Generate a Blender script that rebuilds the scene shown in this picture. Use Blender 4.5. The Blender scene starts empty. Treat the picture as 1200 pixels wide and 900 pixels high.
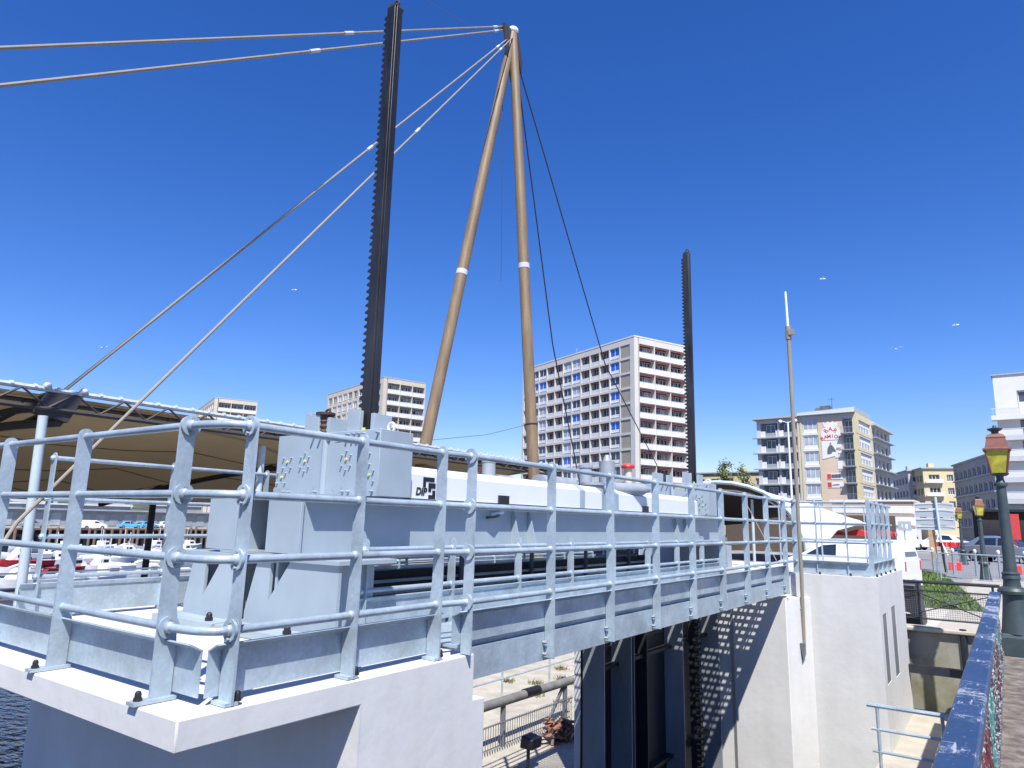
import bpy, bmesh, math, random
from mathutils import Vector, Matrix
random.seed(7)
S = bpy.context.scene
COL = S.collection
R = math.radians
V = Vector

# ------------------------------------------------------------------ camera
cam = bpy.data.cameras.new('camera')
cam.sensor_width = 36.0
cam.lens = 24.45
cam.clip_start = 0.05
cam.clip_end = 6000
co = bpy.data.objects.new('camera', cam)
COL.objects.link(co)
yaw, pitch, roll = R(35.2), R(11.2), R(1.34)
fwd = V((-math.sin(yaw)*math.cos(pitch), math.cos(yaw)*math.cos(pitch), math.sin(pitch)))
r0 = V((math.cos(yaw), math.sin(yaw), 0))
u0 = r0.cross(fwd)
rt = r0*math.cos(roll) + u0*math.sin(roll)
up = u0*math.cos(roll) - r0*math.sin(roll)
M = Matrix((rt, up, -fwd)).transposed().to_4x4()
M.translation = V((0, 0, 1.65))
co.matrix_world = M
S.camera = co

# ------------------------------------------------------------------ light
SUN = V((.44, -.505, 1.0)).normalized()
el = math.asin(SUN.z); az = math.atan2(SUN.x, SUN.y)
W = bpy.data.worlds.new('World'); S.world = W; W.use_nodes = True
nt = W.node_tree; bg = nt.nodes['Background']
sky = nt.nodes.new('ShaderNodeTexSky'); sky.sky_type = 'NISHITA'
sky.sun_disc = False; sky.sun_elevation = el; sky.sun_rotation = az
sky.air_density = 1.0; sky.dust_density = 0.15; sky.ozone_density = 3.0; sky.altitude = 0
KX = .15*2**.25
sx = nt.nodes.new('ShaderNodeSeparateColor'); cx = nt.nodes.new('ShaderNodeCombineColor')
hs = nt.nodes.new('ShaderNodeHueSaturation'); hs.inputs['Saturation'].default_value = 1.25
nt.links.new(sky.outputs[0], hs.inputs['Color']); nt.links.new(hs.outputs[0], sx.inputs[0])
for ch, (k, p_) in enumerate(((.80, 1.2), (.70, 1.1), (.95, 1.0))):      # grades the clear sky to the deep blue of the day
    a_ = nt.nodes.new('ShaderNodeMath'); a_.operation = 'MULTIPLY'; a_.inputs[1].default_value = KX
    b_ = nt.nodes.new('ShaderNodeMath'); b_.operation = 'POWER'; b_.inputs[1].default_value = p_
    c_ = nt.nodes.new('ShaderNodeMath'); c_.operation = 'MULTIPLY'; c_.inputs[1].default_value = k/KX
    nt.links.new(sx.outputs[ch], a_.inputs[0]); nt.links.new(a_.outputs[0], b_.inputs[0]); nt.links.new(b_.outputs[0], c_.inputs[0])
    nt.links.new(c_.outputs[0], cx.inputs[ch])
nt.links.new(cx.outputs[0], bg.inputs['Color'])
bg.inputs['Strength'].default_value = 0.122
sl = bpy.data.lights.new('sun', 'SUN'); sl.energy = 5.0; sl.angle = R(.53); sl.color = (1, .965, .9)
so = bpy.data.objects.new('sun', sl); COL.objects.link(so)
so.rotation_euler = (-SUN).to_track_quat('-Z', 'Y').to_euler()
vs = S.view_settings; vs.view_transform = 'Standard'; vs.look = 'None'; vs.gamma = 1.0
vs.exposure = 0.6
S.cycles.max_bounces = 6

# ------------------------------------------------------------------ materials
def mat(name, col, rough=.6, metal=0., noise=.12, scale=6., bump=0., col2=None, thr=None, spec=.5, coat=0, detail=5, stretch=None, emis=None):
    m = bpy.data.materials.new(name); m.use_nodes = True
    n = m.node_tree.nodes; l = m.node_tree.links
    b = n['Principled BSDF']
    b.inputs['Roughness'].default_value = rough; b.inputs['Metallic'].default_value = metal
    b.inputs['Specular IOR Level'].default_value = spec
    if coat: b.inputs['Coat Weight'].default_value = coat
    tc = n.new('ShaderNodeTexCoord'); src = tc.outputs['Object']
    if stretch:
        mp = n.new('ShaderNodeMapping'); mp.inputs['Scale'].default_value = stretch
        l.new(src, mp.inputs['Vector']); src = mp.outputs[0]
    nz = n.new('ShaderNodeTexNoise'); nz.inputs['Scale'].default_value = scale
    nz.inputs['Detail'].default_value = detail; nz.inputs['Roughness'].default_value = .62
    l.new(src, nz.inputs['Vector'])
    rp = n.new('ShaderNodeValToRGB')
    c = V(col)
    if col2 is None:
        lo, hi = c*(1-noise), c*(1+noise); a, e = .3, .7
    else:
        lo, hi = c, V(col2); a, e = thr or (.45, .6)
    rp.color_ramp.elements[0].position = a; rp.color_ramp.elements[1].position = e
    rp.color_ramp.elements[0].color = (*lo, 1); rp.color_ramp.elements[1].color = (*[min(x, .95) for x in hi], 1)
    l.new(nz.outputs['Fac'], rp.inputs[0]); l.new(rp.outputs[0], b.inputs['Base Color'])
    if bump:
        bp = n.new('ShaderNodeBump'); bp.inputs['Strength'].default_value = bump; bp.inputs['Distance'].default_value = .01
        n2 = n.new('ShaderNodeTexNoise'); n2.inputs['Scale'].default_value = scale*5; n2.inputs['Detail'].default_value = 4
        l.new(src, n2.inputs['Vector'])
        l.new(n2.outputs['Fac'], bp.inputs['Height']); l.new(bp.outputs[0], b.inputs['Normal'])
    if emis:
        b.inputs['Emission Color'].default_value = (*emis[:3], 1); b.inputs['Emission Strength'].default_value = emis[3]
    m['b'] = 1
    return m

def glass_like(name, col, rough=.08):
    m = mat(name, col, rough, 0, .35, .6, spec=.8); return m

MT = {}
def galv():
    m = mat('galvanised steel', (.42, .505, .565), .45, .3, .24, 4, .03, detail=9)
    n = m.node_tree.nodes; l = m.node_tree.links; b = n['Principled BSDF']
    tc = [x for x in n if x.type == 'TEX_COORD'][0]
    vo = n.new('ShaderNodeTexVoronoi'); vo.inputs['Scale'].default_value = 60
    nz = n.new('ShaderNodeTexNoise'); nz.inputs['Scale'].default_value = 2.2; nz.inputs['Detail'].default_value = 6
    l.new(tc.outputs['Object'], vo.inputs['Vector']); l.new(tc.outputs['Object'], nz.inputs['Vector'])
    mr = n.new('ShaderNodeMapRange'); mr.inputs['From Min'].default_value = .3; mr.inputs['From Max'].default_value = .75
    mr.inputs['To Min'].default_value = .3; mr.inputs['To Max'].default_value = .52
    l.new(nz.outputs['Fac'], mr.inputs['Value']); l.new(mr.outputs[0], b.inputs['Roughness'])
    mx = n.new('ShaderNodeMix'); mx.data_type = 'RGBA'; mx.blend_type = 'MULTIPLY'; mx.inputs['Factor'].default_value = .16
    rp = [x for x in n if x.type == 'VALTORGB'][0]
    bw = n.new('ShaderNodeRGBToBW'); l.new(vo.outputs['Color'], bw.inputs[0])
    l.new(rp.outputs[0], mx.inputs['A']); l.new(bw.outputs[0], mx.inputs['B'])
    hs = n.new('ShaderNodeHueSaturation'); hs.inputs['Saturation'].default_value = 1.0
    l.new(mx.outputs['Result'], hs.inputs['Color']); l.new(hs.outputs[0], b.inputs['Base Color'])
    return m
MT['galv'] = galv()
MT['grey'] = mat('grey blue machine paint', (.31, .372, .42), .42, 0, .09, 2.2, .03)
MT['greyd'] = mat('grey machine casting', (.30, .33, .36), .5, .1, .12, 8)
MT['white'] = mat('white drive cover paint', (.70, .725, .74), .35, 0, .03, 3)
def whiteconcrete():
    m = mat('white painted concrete', (.59, .587, .575), .85, 0, .06, 1.6, .35)
    n = m.node_tree.nodes; l = m.node_tree.links; b = n['Principled BSDF']
    tc = [x for x in n if x.type == 'TEX_COORD'][0]
    mp = n.new('ShaderNodeMapping'); mp.inputs['Scale'].default_value = (5, 5, .5)
    nz = n.new('ShaderNodeTexNoise'); nz.inputs['Scale'].default_value = 1.3; nz.inputs['Detail'].default_value = 6
    l.new(tc.outputs['Object'], mp.inputs['Vector']); l.new(mp.outputs[0], nz.inputs['Vector'])
    r2 = n.new('ShaderNodeValToRGB'); r2.color_ramp.elements[0].position = .35; r2.color_ramp.elements[1].position = .62
    r2.color_ramp.elements[0].color = (.86, .85, .82, 1); r2.color_ramp.elements[1].color = (1, 1, 1, 1)
    l.new(nz.outputs['Fac'], r2.inputs[0])
    mx = n.new('ShaderNodeMix'); mx.data_type = 'RGBA'; mx.blend_type = 'MULTIPLY'; mx.inputs['Factor'].default_value = .3
    rp = [x for x in n if x.type == 'VALTORGB' and x != r2][0]
    l.new(rp.outputs[0], mx.inputs['A']); l.new(r2.outputs[0], mx.inputs['B'])
    l.new(mx.outputs['Result'], b.inputs['Base Color'])
    return m
MT['concrete'] = whiteconcrete()
MT['slabtop'] = mat('walked white concrete', (.70, .69, .65), .9, 0, .07, 5, .3)
MT['black'] = mat('black plastic', (.015, .015, .018), .45)
MT['rack'] = mat('greased dark rack steel', (.040, .039, .042), .42, .5, .5, 5, .1, stretch=(1, 1, .3))
MT['rust'] = mat('rusty brown steel', (.055, .03, .022), .7, .2, .4, 12)
MT['dark'] = mat('dark steel and shade', (.016, .018, .022), .6, .1, .4, 2.5, .1, stretch=(1, 1, .3))  # near black, also carries the shade of gate gaps and shop fronts
MT['darkgrey'] = mat('weathered grey steel', (.13, .145, .165), .6, .1, .3, 2.5, .1, stretch=(1, 1, .3))
MT['gategrey'] = mat('grey gate steel', (.25, .27, .29), .6, .1, .25, 2.5, .1, stretch=(1, 1, .3))
MT['yellow'] = mat('yellow cap', (.66, .58, .14), .5)
MT['mast'] = mat('ochre mast paint', (.205, .145, .085), .55, 0, .30, 2.2, .08, stretch=(2, 2, .25), detail=9)
MT['cable'] = mat('stay cable sheath', (.27, .235, .185), .6, 0, .1, 3)
MT['cabled'] = mat('dark stay cable', (.05, .05, .055), .6)
def tanmat():
    m = mat('tan translucent tent fabric', (.34, .28, .19), .9, 0, .06, .5)
    n = m.node_tree.nodes; l = m.node_tree.links; b = n['Principled BSDF']
    tr = n.new('ShaderNodeBsdfTranslucent'); tr.inputs['Color'].default_value = (.50, .36, .19, 1)
    mx = n.new('ShaderNodeMixShader'); mx.inputs[0].default_value = .07
    l.new(b.outputs[0], mx.inputs[1]); l.new(tr.outputs[0], mx.inputs[2]); l.new(mx.outputs[0], n['Material Output'].inputs['Surface'])
    return m
MT['tan'] = tanmat()
MT['tentdark'] = mat('dark roof steel', (.045, .042, .042), .6)
MT['tentedge'] = mat('pale lacing tube', (.46, .50, .54), .5, 0, .25, 9)
MT['pole'] = mat('pale blue grey column paint', (.46, .55, .58), .5, 0, .06, 2)
MT['membrane'] = mat('white canopy membrane', (.72, .72, .70), .7, 0, .03, 1)
MT['membshade'] = mat('brown canopy lining', (.10, .075, .055), .9)  # the shade inside the canopy is put into this brown
MT['cream'] = mat('cream tower concrete', (.52, .48, .40), .9, 0, .06, .35)
MT['creamw'] = mat('off white tower concrete', (.58, .56, .51), .9, 0, .05, .35)
MT['panel'] = mat('beige pebble panel', (.33, .30, .25), .9, 0, .12, 3)
MT['bwhite'] = mat('white parapet', (.66, .66, .65), .8, 0, .04, .6)
MT['bwarm'] = mat('pinkish white parapet', (.74, .69, .66), .8, 0, .04, .6)
MT['winf'] = mat('white window frame', (.72, .73, .74), .6)
MT['pane'] = mat('window glass', (.055, .062, .075), .12, 0, .6, .35, spec=.8)
MT['paneb'] = mat('bright blue blind behind glass', (.02, .13, .55), .2, 0, .3, .3, spec=.8)
MT['panel_light'] = mat('pale curtain behind glass', (.35, .39, .43), .25, 0, .3, .5, spec=.7)
MT['red'] = mat('red painted lintel', (.30, .085, .07), .7)
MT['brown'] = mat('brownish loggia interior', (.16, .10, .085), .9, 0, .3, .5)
MT['yellowwall'] = mat('pale yellow render', (.60, .52, .32), .9, 0, .05, .4)
MT['peach'] = mat('peach render', (.64, .50, .37), .9, 0, .05, .4)
MT['greyrender'] = mat('grey white render', (.50, .51, .53), .9, 0, .06, .4)
MT['bluegrey'] = mat('blue grey render', (.30, .33, .38), .9, 0, .08, .4)
MT['roofgrey'] = mat('roof edging', (.36, .40, .40), .8)
MT['asphalt'] = mat('asphalt', (.075, .075, .078), .9, 0, .25, 4)
MT['ground'] = mat('quay paving', (.27, .25, .21), .95, 0, .22, 1.4, .2)
MT['road'] = mat('pale road', (.20, .20, .21), .9, 0, .15, 1.1)
MT['gravel'] = mat('pale gravel', (.52, .48, .41), .95, 0, .18, 6, .3)
MT['sand'] = mat('dry sandy bank', (.40, .37, .31), .95, 0, .2, 2.2, .4)
MT['pave'] = mat('brown pavement', (.10, .078, .068), .95, 0, .3, 7, .5, col2=(.22, .19, .165), thr=(.4, .64))
MT['oldwall'] = mat('mossy old concrete', (.28, .27, .23), .95, 0, .2, 1.6, .4, col2=(.17, .17, .10), thr=(.44, .66))
MT['ledge'] = mat('pale concrete ledge', (.40, .37, .31), .95, 0, .15, 2.6, .3)
def scratched(name, base, sc):
    m = mat(name, base, .42, 0, .18, 3, .03)
    n = m.node_tree.nodes; l = m.node_tree.links; b = n['Principled BSDF']
    tc = [x for x in n if x.type == 'TEX_COORD'][0]
    prev = [x for x in n if x.type == 'VALTORGB'][0].outputs[0]
    big = n.new('ShaderNodeTexNoise'); big.inputs['Scale'].default_value = 2.6; big.inputs['Detail'].default_value = 3
    l.new(tc.outputs['Object'], big.inputs['Vector'])
    br = n.new('ShaderNodeMapRange'); br.inputs['From Min'].default_value = .42; br.inputs['From Max'].default_value = .66
    br.inputs['To Min'].default_value = -.065; br.inputs['To Max'].default_value = .07
    l.new(big.outputs['Fac'], br.inputs['Value'])
    for scale, lo, hi, stretch in ((5, .635, .65, (1.2, .9, 1)), (26, .575, .63, (1, .10, 1)), (60, .58, .66, (1, .4, 1)), (24, .585, .64, (.2, 1.6, 1)), (90, .57, .66, (.3, 1.2, 1))):
        mp = n.new('ShaderNodeMapping'); mp.inputs['Scale'].default_value = stretch; mp.inputs['Rotation'].default_value = (0, 0, .35 if scale == 22 else 0)
        l.new(tc.outputs['Object'], mp.inputs['Vector'])
        nz = n.new('ShaderNodeTexNoise'); nz.inputs['Scale'].default_value = scale; nz.inputs['Detail'].default_value = 8; nz.inputs['Roughness'].default_value = .68
        l.new(mp.outputs[0], nz.inputs['Vector'])
        ad = n.new('ShaderNodeMath'); l.new(nz.outputs['Fac'], ad.inputs[0]); l.new(br.outputs[0], ad.inputs[1])
        r2 = n.new('ShaderNodeValToRGB'); r2.color_ramp.elements[0].position = lo; r2.color_ramp.elements[1].position = hi
        l.new(ad.outputs[0], r2.inputs[0])
        mx = n.new('ShaderNodeMix'); mx.data_type = 'RGBA'
        l.new(r2.outputs[0], mx.inputs['Factor']); l.new(prev, mx.inputs['A']); mx.inputs['B'].default_value = (*sc, 1)
        prev = mx.outputs['Result']
    l.new(prev, b.inputs['Base Color'])
    return m
MT['blue'] = scratched('scratched blue handrail paint', (.020, .043, .105), (.33, .36, .40))
MT['flaky'] = mat('flaking multicoloured old paint', (.05, .04, .045), .7, 0, .3, 40, .2, col2=(.45, .47, .50), thr=(.5, .6))
MT['flakyred'] = mat('flaking dark red paint', (.10, .02, .025), .7, 0, .3, 30, .2, col2=(.30, .36, .36), thr=(.56, .64))
MT['flakygreen'] = mat('flaking sea green paint', (.04, .16, .15), .7, 0, .3, 30, .2, col2=(.40, .42, .43), thr=(.53, .62))
MT['lamppost'] = mat('dark grey green cast iron', (.045, .066, .072), .5, .1, .18, 5, .05)
MT['copper'] = mat('brown copper lantern roof', (.20, .085, .06), .55, .2, .25, 8)
MT['lampglass'] = mat('yellow lantern glass', (.42, .38, .05), .15, 0, .4, 8, spec=.7)
MT['iron'] = mat('dark blue black iron', (.02, .024, .035), .5, .1, .3, 8)
MT['timber'] = mat('weathered pile timber', (.17, .12, .08), .9, 0, .4, 3, .3, stretch=(3, 3, .4))
MT['wood'] = mat('raw timber', (.45, .31, .17), .8, 0, .2, 4)
MT['redp'] = mat('red plastic', (.62, .03, .03), .45, 0, .1, 3)
MT['redboat'] = mat('red boat hull', (.42, .03, .03), .35)
MT['carwhite'] = mat('white car paint', (.8, .8, .8), .25, 0, .02, 1, coat=.4)
MT['carsilver'] = mat('silver grey car paint', (.30, .33, .37), .3, .5, .04, 1, coat=.5)
MT['carblue'] = mat('blue car paint', (.03, .09, .30), .3, .1, .04, 1, coat=.5)
MT['carcyan'] = mat('light blue car paint', (.12, .45, .72), .3, .1, .04, 1, coat=.5)
MT['carglass'] = mat('car glass', (.02, .03, .045), .06, spec=.8)
MT['tyre'] = mat('tyre rubber', (.012, .012, .012), .8)
MT['lens'] = mat('red lamp lens', (.5, .01, .01), .2)
MT['clear'] = mat('clear headlamp', (.7, .72, .75), .15)
MT['sign'] = mat('sign white', (.74, .73, .70), .7, 0, .03, .8)
MT['signred'] = mat('sign red', (.55, .05, .05), .6)
MT['signgrey'] = mat('sign back grey', (.40, .45, .48), .5, .2, .05, 2)
MT['shed'] = mat('grey shed cladding', (.26, .30, .33), .7, 0, .12, .5)
MT['gull'] = mat('white gull feathers', (.8, .8, .8), .8)
MT['sheet'] = mat('dark tank plastic', (.02, .021, .024), .5)
MT['orange'] = mat('faded orange fishing net', (.30, .13, .08), .95, 0, .4, 8, .5, col2=(.16, .15, .14), thr=(.45,.6))
def grassmat():
    m = mat('grass blades', (.115, .18, .035), .8, 0, .5, 1.2, 0)
    return m
MT['grass'] = grassmat()
MT['drygrass'] = mat('dry weeds', (.16, .15, .07), .9, 0, .4, 6)
MT['leaf'] = mat('tree leaves', (.10, .13, .04), .8, 0, .4, 2)
MT['bark'] = mat('bark', (.10, .075, .05), .9)
MT['logo'] = mat('black logo', (.01, .01, .012), .5)
def watermat():
    m = mat('harbour water', (.012, .03, .06), .08, 0, .3, .2, spec=.6)
    n = m.node_tree.nodes; l = m.node_tree.links; b = n['Principled BSDF']
    tc = [x for x in n if x.type == 'TEX_COORD'][0]
    nz = n.new('ShaderNodeTexNoise'); nz.inputs['Scale'].default_value = 2.2; nz.inputs['Detail'].default_value = 4
    mp = n.new('ShaderNodeMapping'); mp.inputs['Scale'].default_value = (1, 1.8, 1)
    l.new(tc.outputs['Object'], mp.inputs['Vector']); l.new(mp.outputs[0], nz.inputs['Vector'])
    bp = n.new('ShaderNodeBump'); bp.inputs['Strength'].default_value = .9; bp.inputs['Distance'].default_value = .12
    l.new(nz.outputs['Fac'], bp.inputs['Height']); l.new(bp.outputs[0], b.inputs['Normal'])
    return m
MT['water'] = watermat()

# ------------------------------------------------------------------ mesh helper
class MB:
    def __init__(s): s.v = []; s.f = []
    def add(s, vs, fs):
        o = len(s.v); s.v += [V(p) for p in vs]; s.f += [tuple(i+o for i in q) for q in fs]; return s
    def box(s, a, b):
        x0, y0, z0 = a; x1, y1, z1 = b
        return s.add([(x0,y0,z0),(x1,y0,z0),(x1,y1,z0),(x0,y1,z0),(x0,y0,z1),(x1,y0,z1),(x1,y1,z1),(x0,y1,z1)],
              [(0,3,2,1),(4,5,6,7),(0,1,5,4),(1,2,6,5),(2,3,7,6),(3,0,4,7)])
    def prism(s, poly, vec):
        n = len(poly); p = [V(q) for q in poly]; w = V(vec)
        s.add(p+[q+w for q in p], [tuple(range(n))[::-1], tuple(range(n, 2*n))]+[(i, (i+1)%n, n+(i+1)%n, n+i) for i in range(n)]); return s
    def bar(s, p, q, w, h, upv=(0,0,1)):
        p, q = V(p), V(q); d = (q-p).normalized(); u = V(upv)
        if abs(d.dot(u)) > .99: u = V((1,0,0))
        a = d.cross(u).normalized()*w/2; b = d.cross(a).normalized()*h/2
        return s.prism([p-a-b, p+a-b, p+a+b, p-a+b], q-p)
    def tube(s, pts, r, n=10, cap=True):
        P = [V(p) for p in pts]; rs = r if isinstance(r, (list, tuple)) else [r]*len(P)
        t = [(P[min(i+1, len(P)-1)]-P[max(i-1, 0)]).normalized() for i in range(len(P))]
        a = t[0].cross(V((0,0,1)));
        if a.length < .01: a = t[0].cross(V((1,0,0)))
        a.normalize(); vs = []
        for i, p in enumerate(P):
            a = (a - t[i]*a.dot(t[i])).normalized(); b = t[i].cross(a)
            vs += [p+(a*math.cos(k*2*math.pi/n)+b*math.sin(k*2*math.pi/n))*rs[i] for k in range(n)]
        fs = [(i*n+k, i*n+(k+1)%n, (i+1)*n+(k+1)%n, (i+1)*n+k) for i in range(len(P)-1) for k in range(n)]
        if cap: fs += [tuple(range(n))[::-1], tuple(range((len(P)-1)*n, len(P)*n))]
        return s.add(vs, fs)
    def lathe(s, prof, c, n=16, sq=0):
        c = V(c); vs = []
        for r, z in prof:
            for k in range(n):
                t = (k+.5)*2*math.pi/n; vs.append(c+V((r*math.cos(t), r*math.sin(t), z)))
        m = len(prof)
        fs = [(i*n+k, i*n+(k+1)%n, (i+1)*n+(k+1)%n, (i+1)*n+k) for i in range(m-1) for k in range(n)]
        fs += [tuple(range(n))[::-1], tuple(range((m-1)*n, m*n))]
        return s.add(vs, fs)
    def ball(s, c, r, n=8, sz=1):
        pr = [(max(r*math.sin(math.pi*i/n), r*.02), -r*sz*math.cos(math.pi*i/n)) for i in range(n+1)]
        return s.lathe(pr, c, n*2)
    def disc(s, c, ax, r, h, n=16):
        c, ax = V(c), V(ax).normalized(); return s.tube([c-ax*h/2, c+ax*h/2], r, n)
    def build(s, name, m, parent=None, smooth=True, base=None, bevel=0, kind=None, seg=2):
        me = bpy.data.meshes.new(name)
        b = V(base) if base is not None else V((0,0,0))
        me.from_pydata([tuple(p-b) for p in s.v], [], s.f)
        bm = bmesh.new(); bm.from_mesh(me); bmesh.ops.recalc_face_normals(bm, faces=bm.faces); bm.to_mesh(me); bm.free()
        mm = MT[m] if isinstance(m, str) else m
        me.materials.append(mm)
        if smooth:
            me.polygons.foreach_set('use_smooth', [True]*len(me.polygons)); me.set_sharp_from_angle(angle=R(35))
        o = bpy.data.objects.new(name, me); COL.objects.link(o)
        o.location = b
        if parent is not None:
            o.parent = parent
            if parent.type == 'EMPTY': o.matrix_parent_inverse = Matrix.Translation(-parent.location)
            else: o.matrix_parent_inverse = Matrix.Identity(4)
        if bevel:
            md = o.modifiers.new('bevel', 'BEVEL'); md.width = bevel; md.segments = seg; md.limit_method = 'ANGLE'; md.angle_limit = R(40)
        if kind: o['kind'] = kind
        return o

def tag(o, label, cat, group=None, kind=None):
    o['label'] = label; o['category'] = cat
    if group: o['group'] = group
    if kind: o['kind'] = kind
    return o
def thing(name, label, cat, loc=(0,0,0), rz=0, group=None):
    o = bpy.data.objects.new(name, None); COL.objects.link(o); o.location = loc; o.rotation_euler = (0,0,rz)
    o.empty_display_size = .2
    return tag(o, label, cat, group)
def struct(o): o['kind'] = 'structure'; return o
def dup(o, loc, rz=None, label=None, scale=None, par=None):
    c = o.copy(); COL.objects.link(c)
    if par is not None: c.parent = par; c.matrix_parent_inverse = o.matrix_parent_inverse.copy()
    if loc is not None: c.location = loc
    if rz is not None: c.rotation_euler = (0,0,rz)
    if scale: c.scale = (scale,)*3 if not isinstance(scale, tuple) else scale
    if label: c['label'] = label
    for ch in list(o.children): dup(ch, None, par=c)
    return c
def text_mb(txt, size, origin, xdir, ydir, depth=.002, align='LEFT', shear=0, bold=0):
    cu = bpy.data.curves.new('t', 'FONT'); cu.body = txt; cu.size = size; cu.align_x = align; cu.extrude = depth; cu.shear = shear; cu.offset = bold
    cu.resolution_u = 3
    to = bpy.data.objects.new('t', cu); COL.objects.link(to)
    dg = bpy.context.evaluated_depsgraph_get(); me = bpy.data.meshes.new_from_object(to.evaluated_get(dg))
    x, y = V(xdir).normalized(), V(ydir).normalized(); z = x.cross(y); o = V(origin)
    mb = MB(); mb.add([o+x*v.co.x+y*v.co.y+z*v.co.z for v in me.vertices], [tuple(p.vertices) for p in me.polygons])
    bpy.data.objects.remove(to); bpy.data.curves.remove(cu); bpy.data.meshes.remove(me)
    return mb

# ================================================================== SETTING
def quadsheet(name, pts, m, base=None):
    mb = MB(); mb.add(pts, [tuple(range(len(pts)))]); return struct(mb.build(name, m, smooth=False))
g = MB()
zb = -7.0
g.box((-.36, 13.9, zb), (2500, 3500, 0))                 # street side
g.box((-6.2, 14.0, zb), (-.36, 3500, -.001))
g.box((-16, 24.0, zb), (-6.2, 3500, -.002))
g.box((-132, 150, zb), (-16, 3500, -.003))
g.box((-3000, -500, zb), (-132, 3500, -1.5))
struct(g.build('ground', 'ground', smooth=False))
w = MB(); w.add([(-133,-500,-4.5),(3000,-500,-4.5),(3000,160,-4.5),(-133,160,-4.5)], [(0,1,2,3)])
struct(w.build('water', 'water', smooth=False))
b = MB(); b.box((-13.5, 9.3, -6), (-6.4, 24, -2.4)); struct(b.build('sandy_bank', 'sand', smooth=False))
b = MB(); b.box((-1.6, 6.2, -6), (-.36, 14, -1.2)); struct(b.build('basin_ledge', 'ledge', smooth=False))
b = MB(); b.box((-.36, -60, -2), (6, 13.9, -.01)); struct(b.build('bridge_deck', 'ledge', smooth=False))
quadsheet('pavement', [(-.3,-60,0.0),(3.0,-60,0),(3.0,13.9,0),(-.3,13.9,0)], 'pave')
quadsheet('path', [(-6.1,14.3,.004),(-.4,14.3,.004),(-.4,19.5,.004),(-6.1,19.5,.004)], 'gravel')
quadsheet('road', [(-8.5,31,.008),(60,31,.008),(60,62,.008),(-14,62,.008)], 'road')
quadsheet('pavement', [(-1.2,14.2,.006),(6,14.2,.006),(6,31,.006),(-1.2,31,.006)], 'ledge')

# ------------------------------------------------------------------ near pier
t = thing('lock_pier', 'white concrete lock pier with thin overhanging slab nearest the camera', 'pier', (-4.2, 2.4, -4))
m = MB(); m.prism([(-6.05,y,z) for y, z in ((1.57,.90),(3.36,.90),(3.36,.652),(3.47,.645),(3.47,-6),(2.49,-6),(2.49,.78),(1.57,.78))], (3.46,0,0)); m.build('slab_and_wall', 'concrete', t, bevel=.008)
# ------------------------------------------------------------------ far pier
t = thing('lock_pier', 'tall white concrete lock pier with two slots in its side wall, beyond the lock opening', 'pier', (-3, 12, -4))
m = MB(); m.prism([(x,y,-6) for x,y in ((-6,10.8),(-2.40,10.8),(-1.57,10.8),(-1.57,13.5),(-6,13.5))], (0,0,7.02)); m.build('pier_body', 'concrete', t, smooth=False)
m = MB(); m.prism([(x,y,-6) for x,y in ((-6,10.45),(-3.42,10.45),(-3.36,10.40),(-2.62,10.40),(-2.38,10.799),(-6,10.799))], (0,0,6.70)); m.build('pier_nose', 'concrete', t, bevel=.006)
m = MB()
xs = (-1.57, -1.51)
for y0, y1, z0, z1 in ((10.8,11.02,-6,1.02),(11.40,11.88,-6,1.02),(12.32,13.5,-6,1.02),(11.02,11.40,.52,1.02),(11.02,11.40,-6,-.38),(11.88,12.32,.55,1.02),(11.88,12.32,-6,-.42)):
    m.box((xs[0],y0,z0),(xs[1],y1,z1))
m.build('side_wall', 'concrete', t, smooth=False)
for y0, y1 in ((11.02,11.40), (11.88,12.32)):
    m = MB(); m.box((-1.568, y0+.002, -.43), (-1.518, y1-.002, .553)); m.build('slot_window', mat('grey slot panel', (.17,.18,.19), .5), t, smooth=False)

# ------------------------------------------------------------------ guard railings
TR = .0178
def post_x(mb, x, y, z0, z1, w0=.088, w1=.070, th=.012):
    """flat post for a rail running along Y: plate in the XZ plane, outer edge at x"""
    pts = [(x, z0), (x, z1-w1/2)]
    for k in range(1, 8):
        a = math.pi*k/8; pts.append((x-w1/2+w1/2*math.cos(a), z1-w1/2+w1/2*math.sin(a)))
    pts += [(x-w1, z1-w1/2), (x-w1, z0+.42), (x-w0, z0+.22), (x-w0, z0)]
    mb.prism([(p, y-th/2, q) for p, q in pts], (0, th, 0))
def post_y(mb, y, x, z0, z1, w0=.088, w1=.070, th=.012):
    pts = [(y, z0), (y, z1-w1/2)]
    for k in range(1, 8):
        a = math.pi*k/8; pts.append((y+w1/2-w1/2*math.cos(a), z1-w1/2+w1/2*math.sin(a)))
    pts += [(y+w1, z1-w1/2), (y+w1, z0+.42), (y+w0, z0+.22), (y+w0, z0)]
    mb.prism([(x-th/2, p, q) for p, q in pts], (th, 0, 0))
def cap_nut(c, parent):
    m = MB(); m.lathe([(.017,0),(.017,.012),(.013,.013),(.013,.028),(.009,.036),(.002,.039)], c, 10); return m.build('cap_nut', 'black', parent)
ZT = (2.03, 1.735, 1.47, 1.19)

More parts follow.
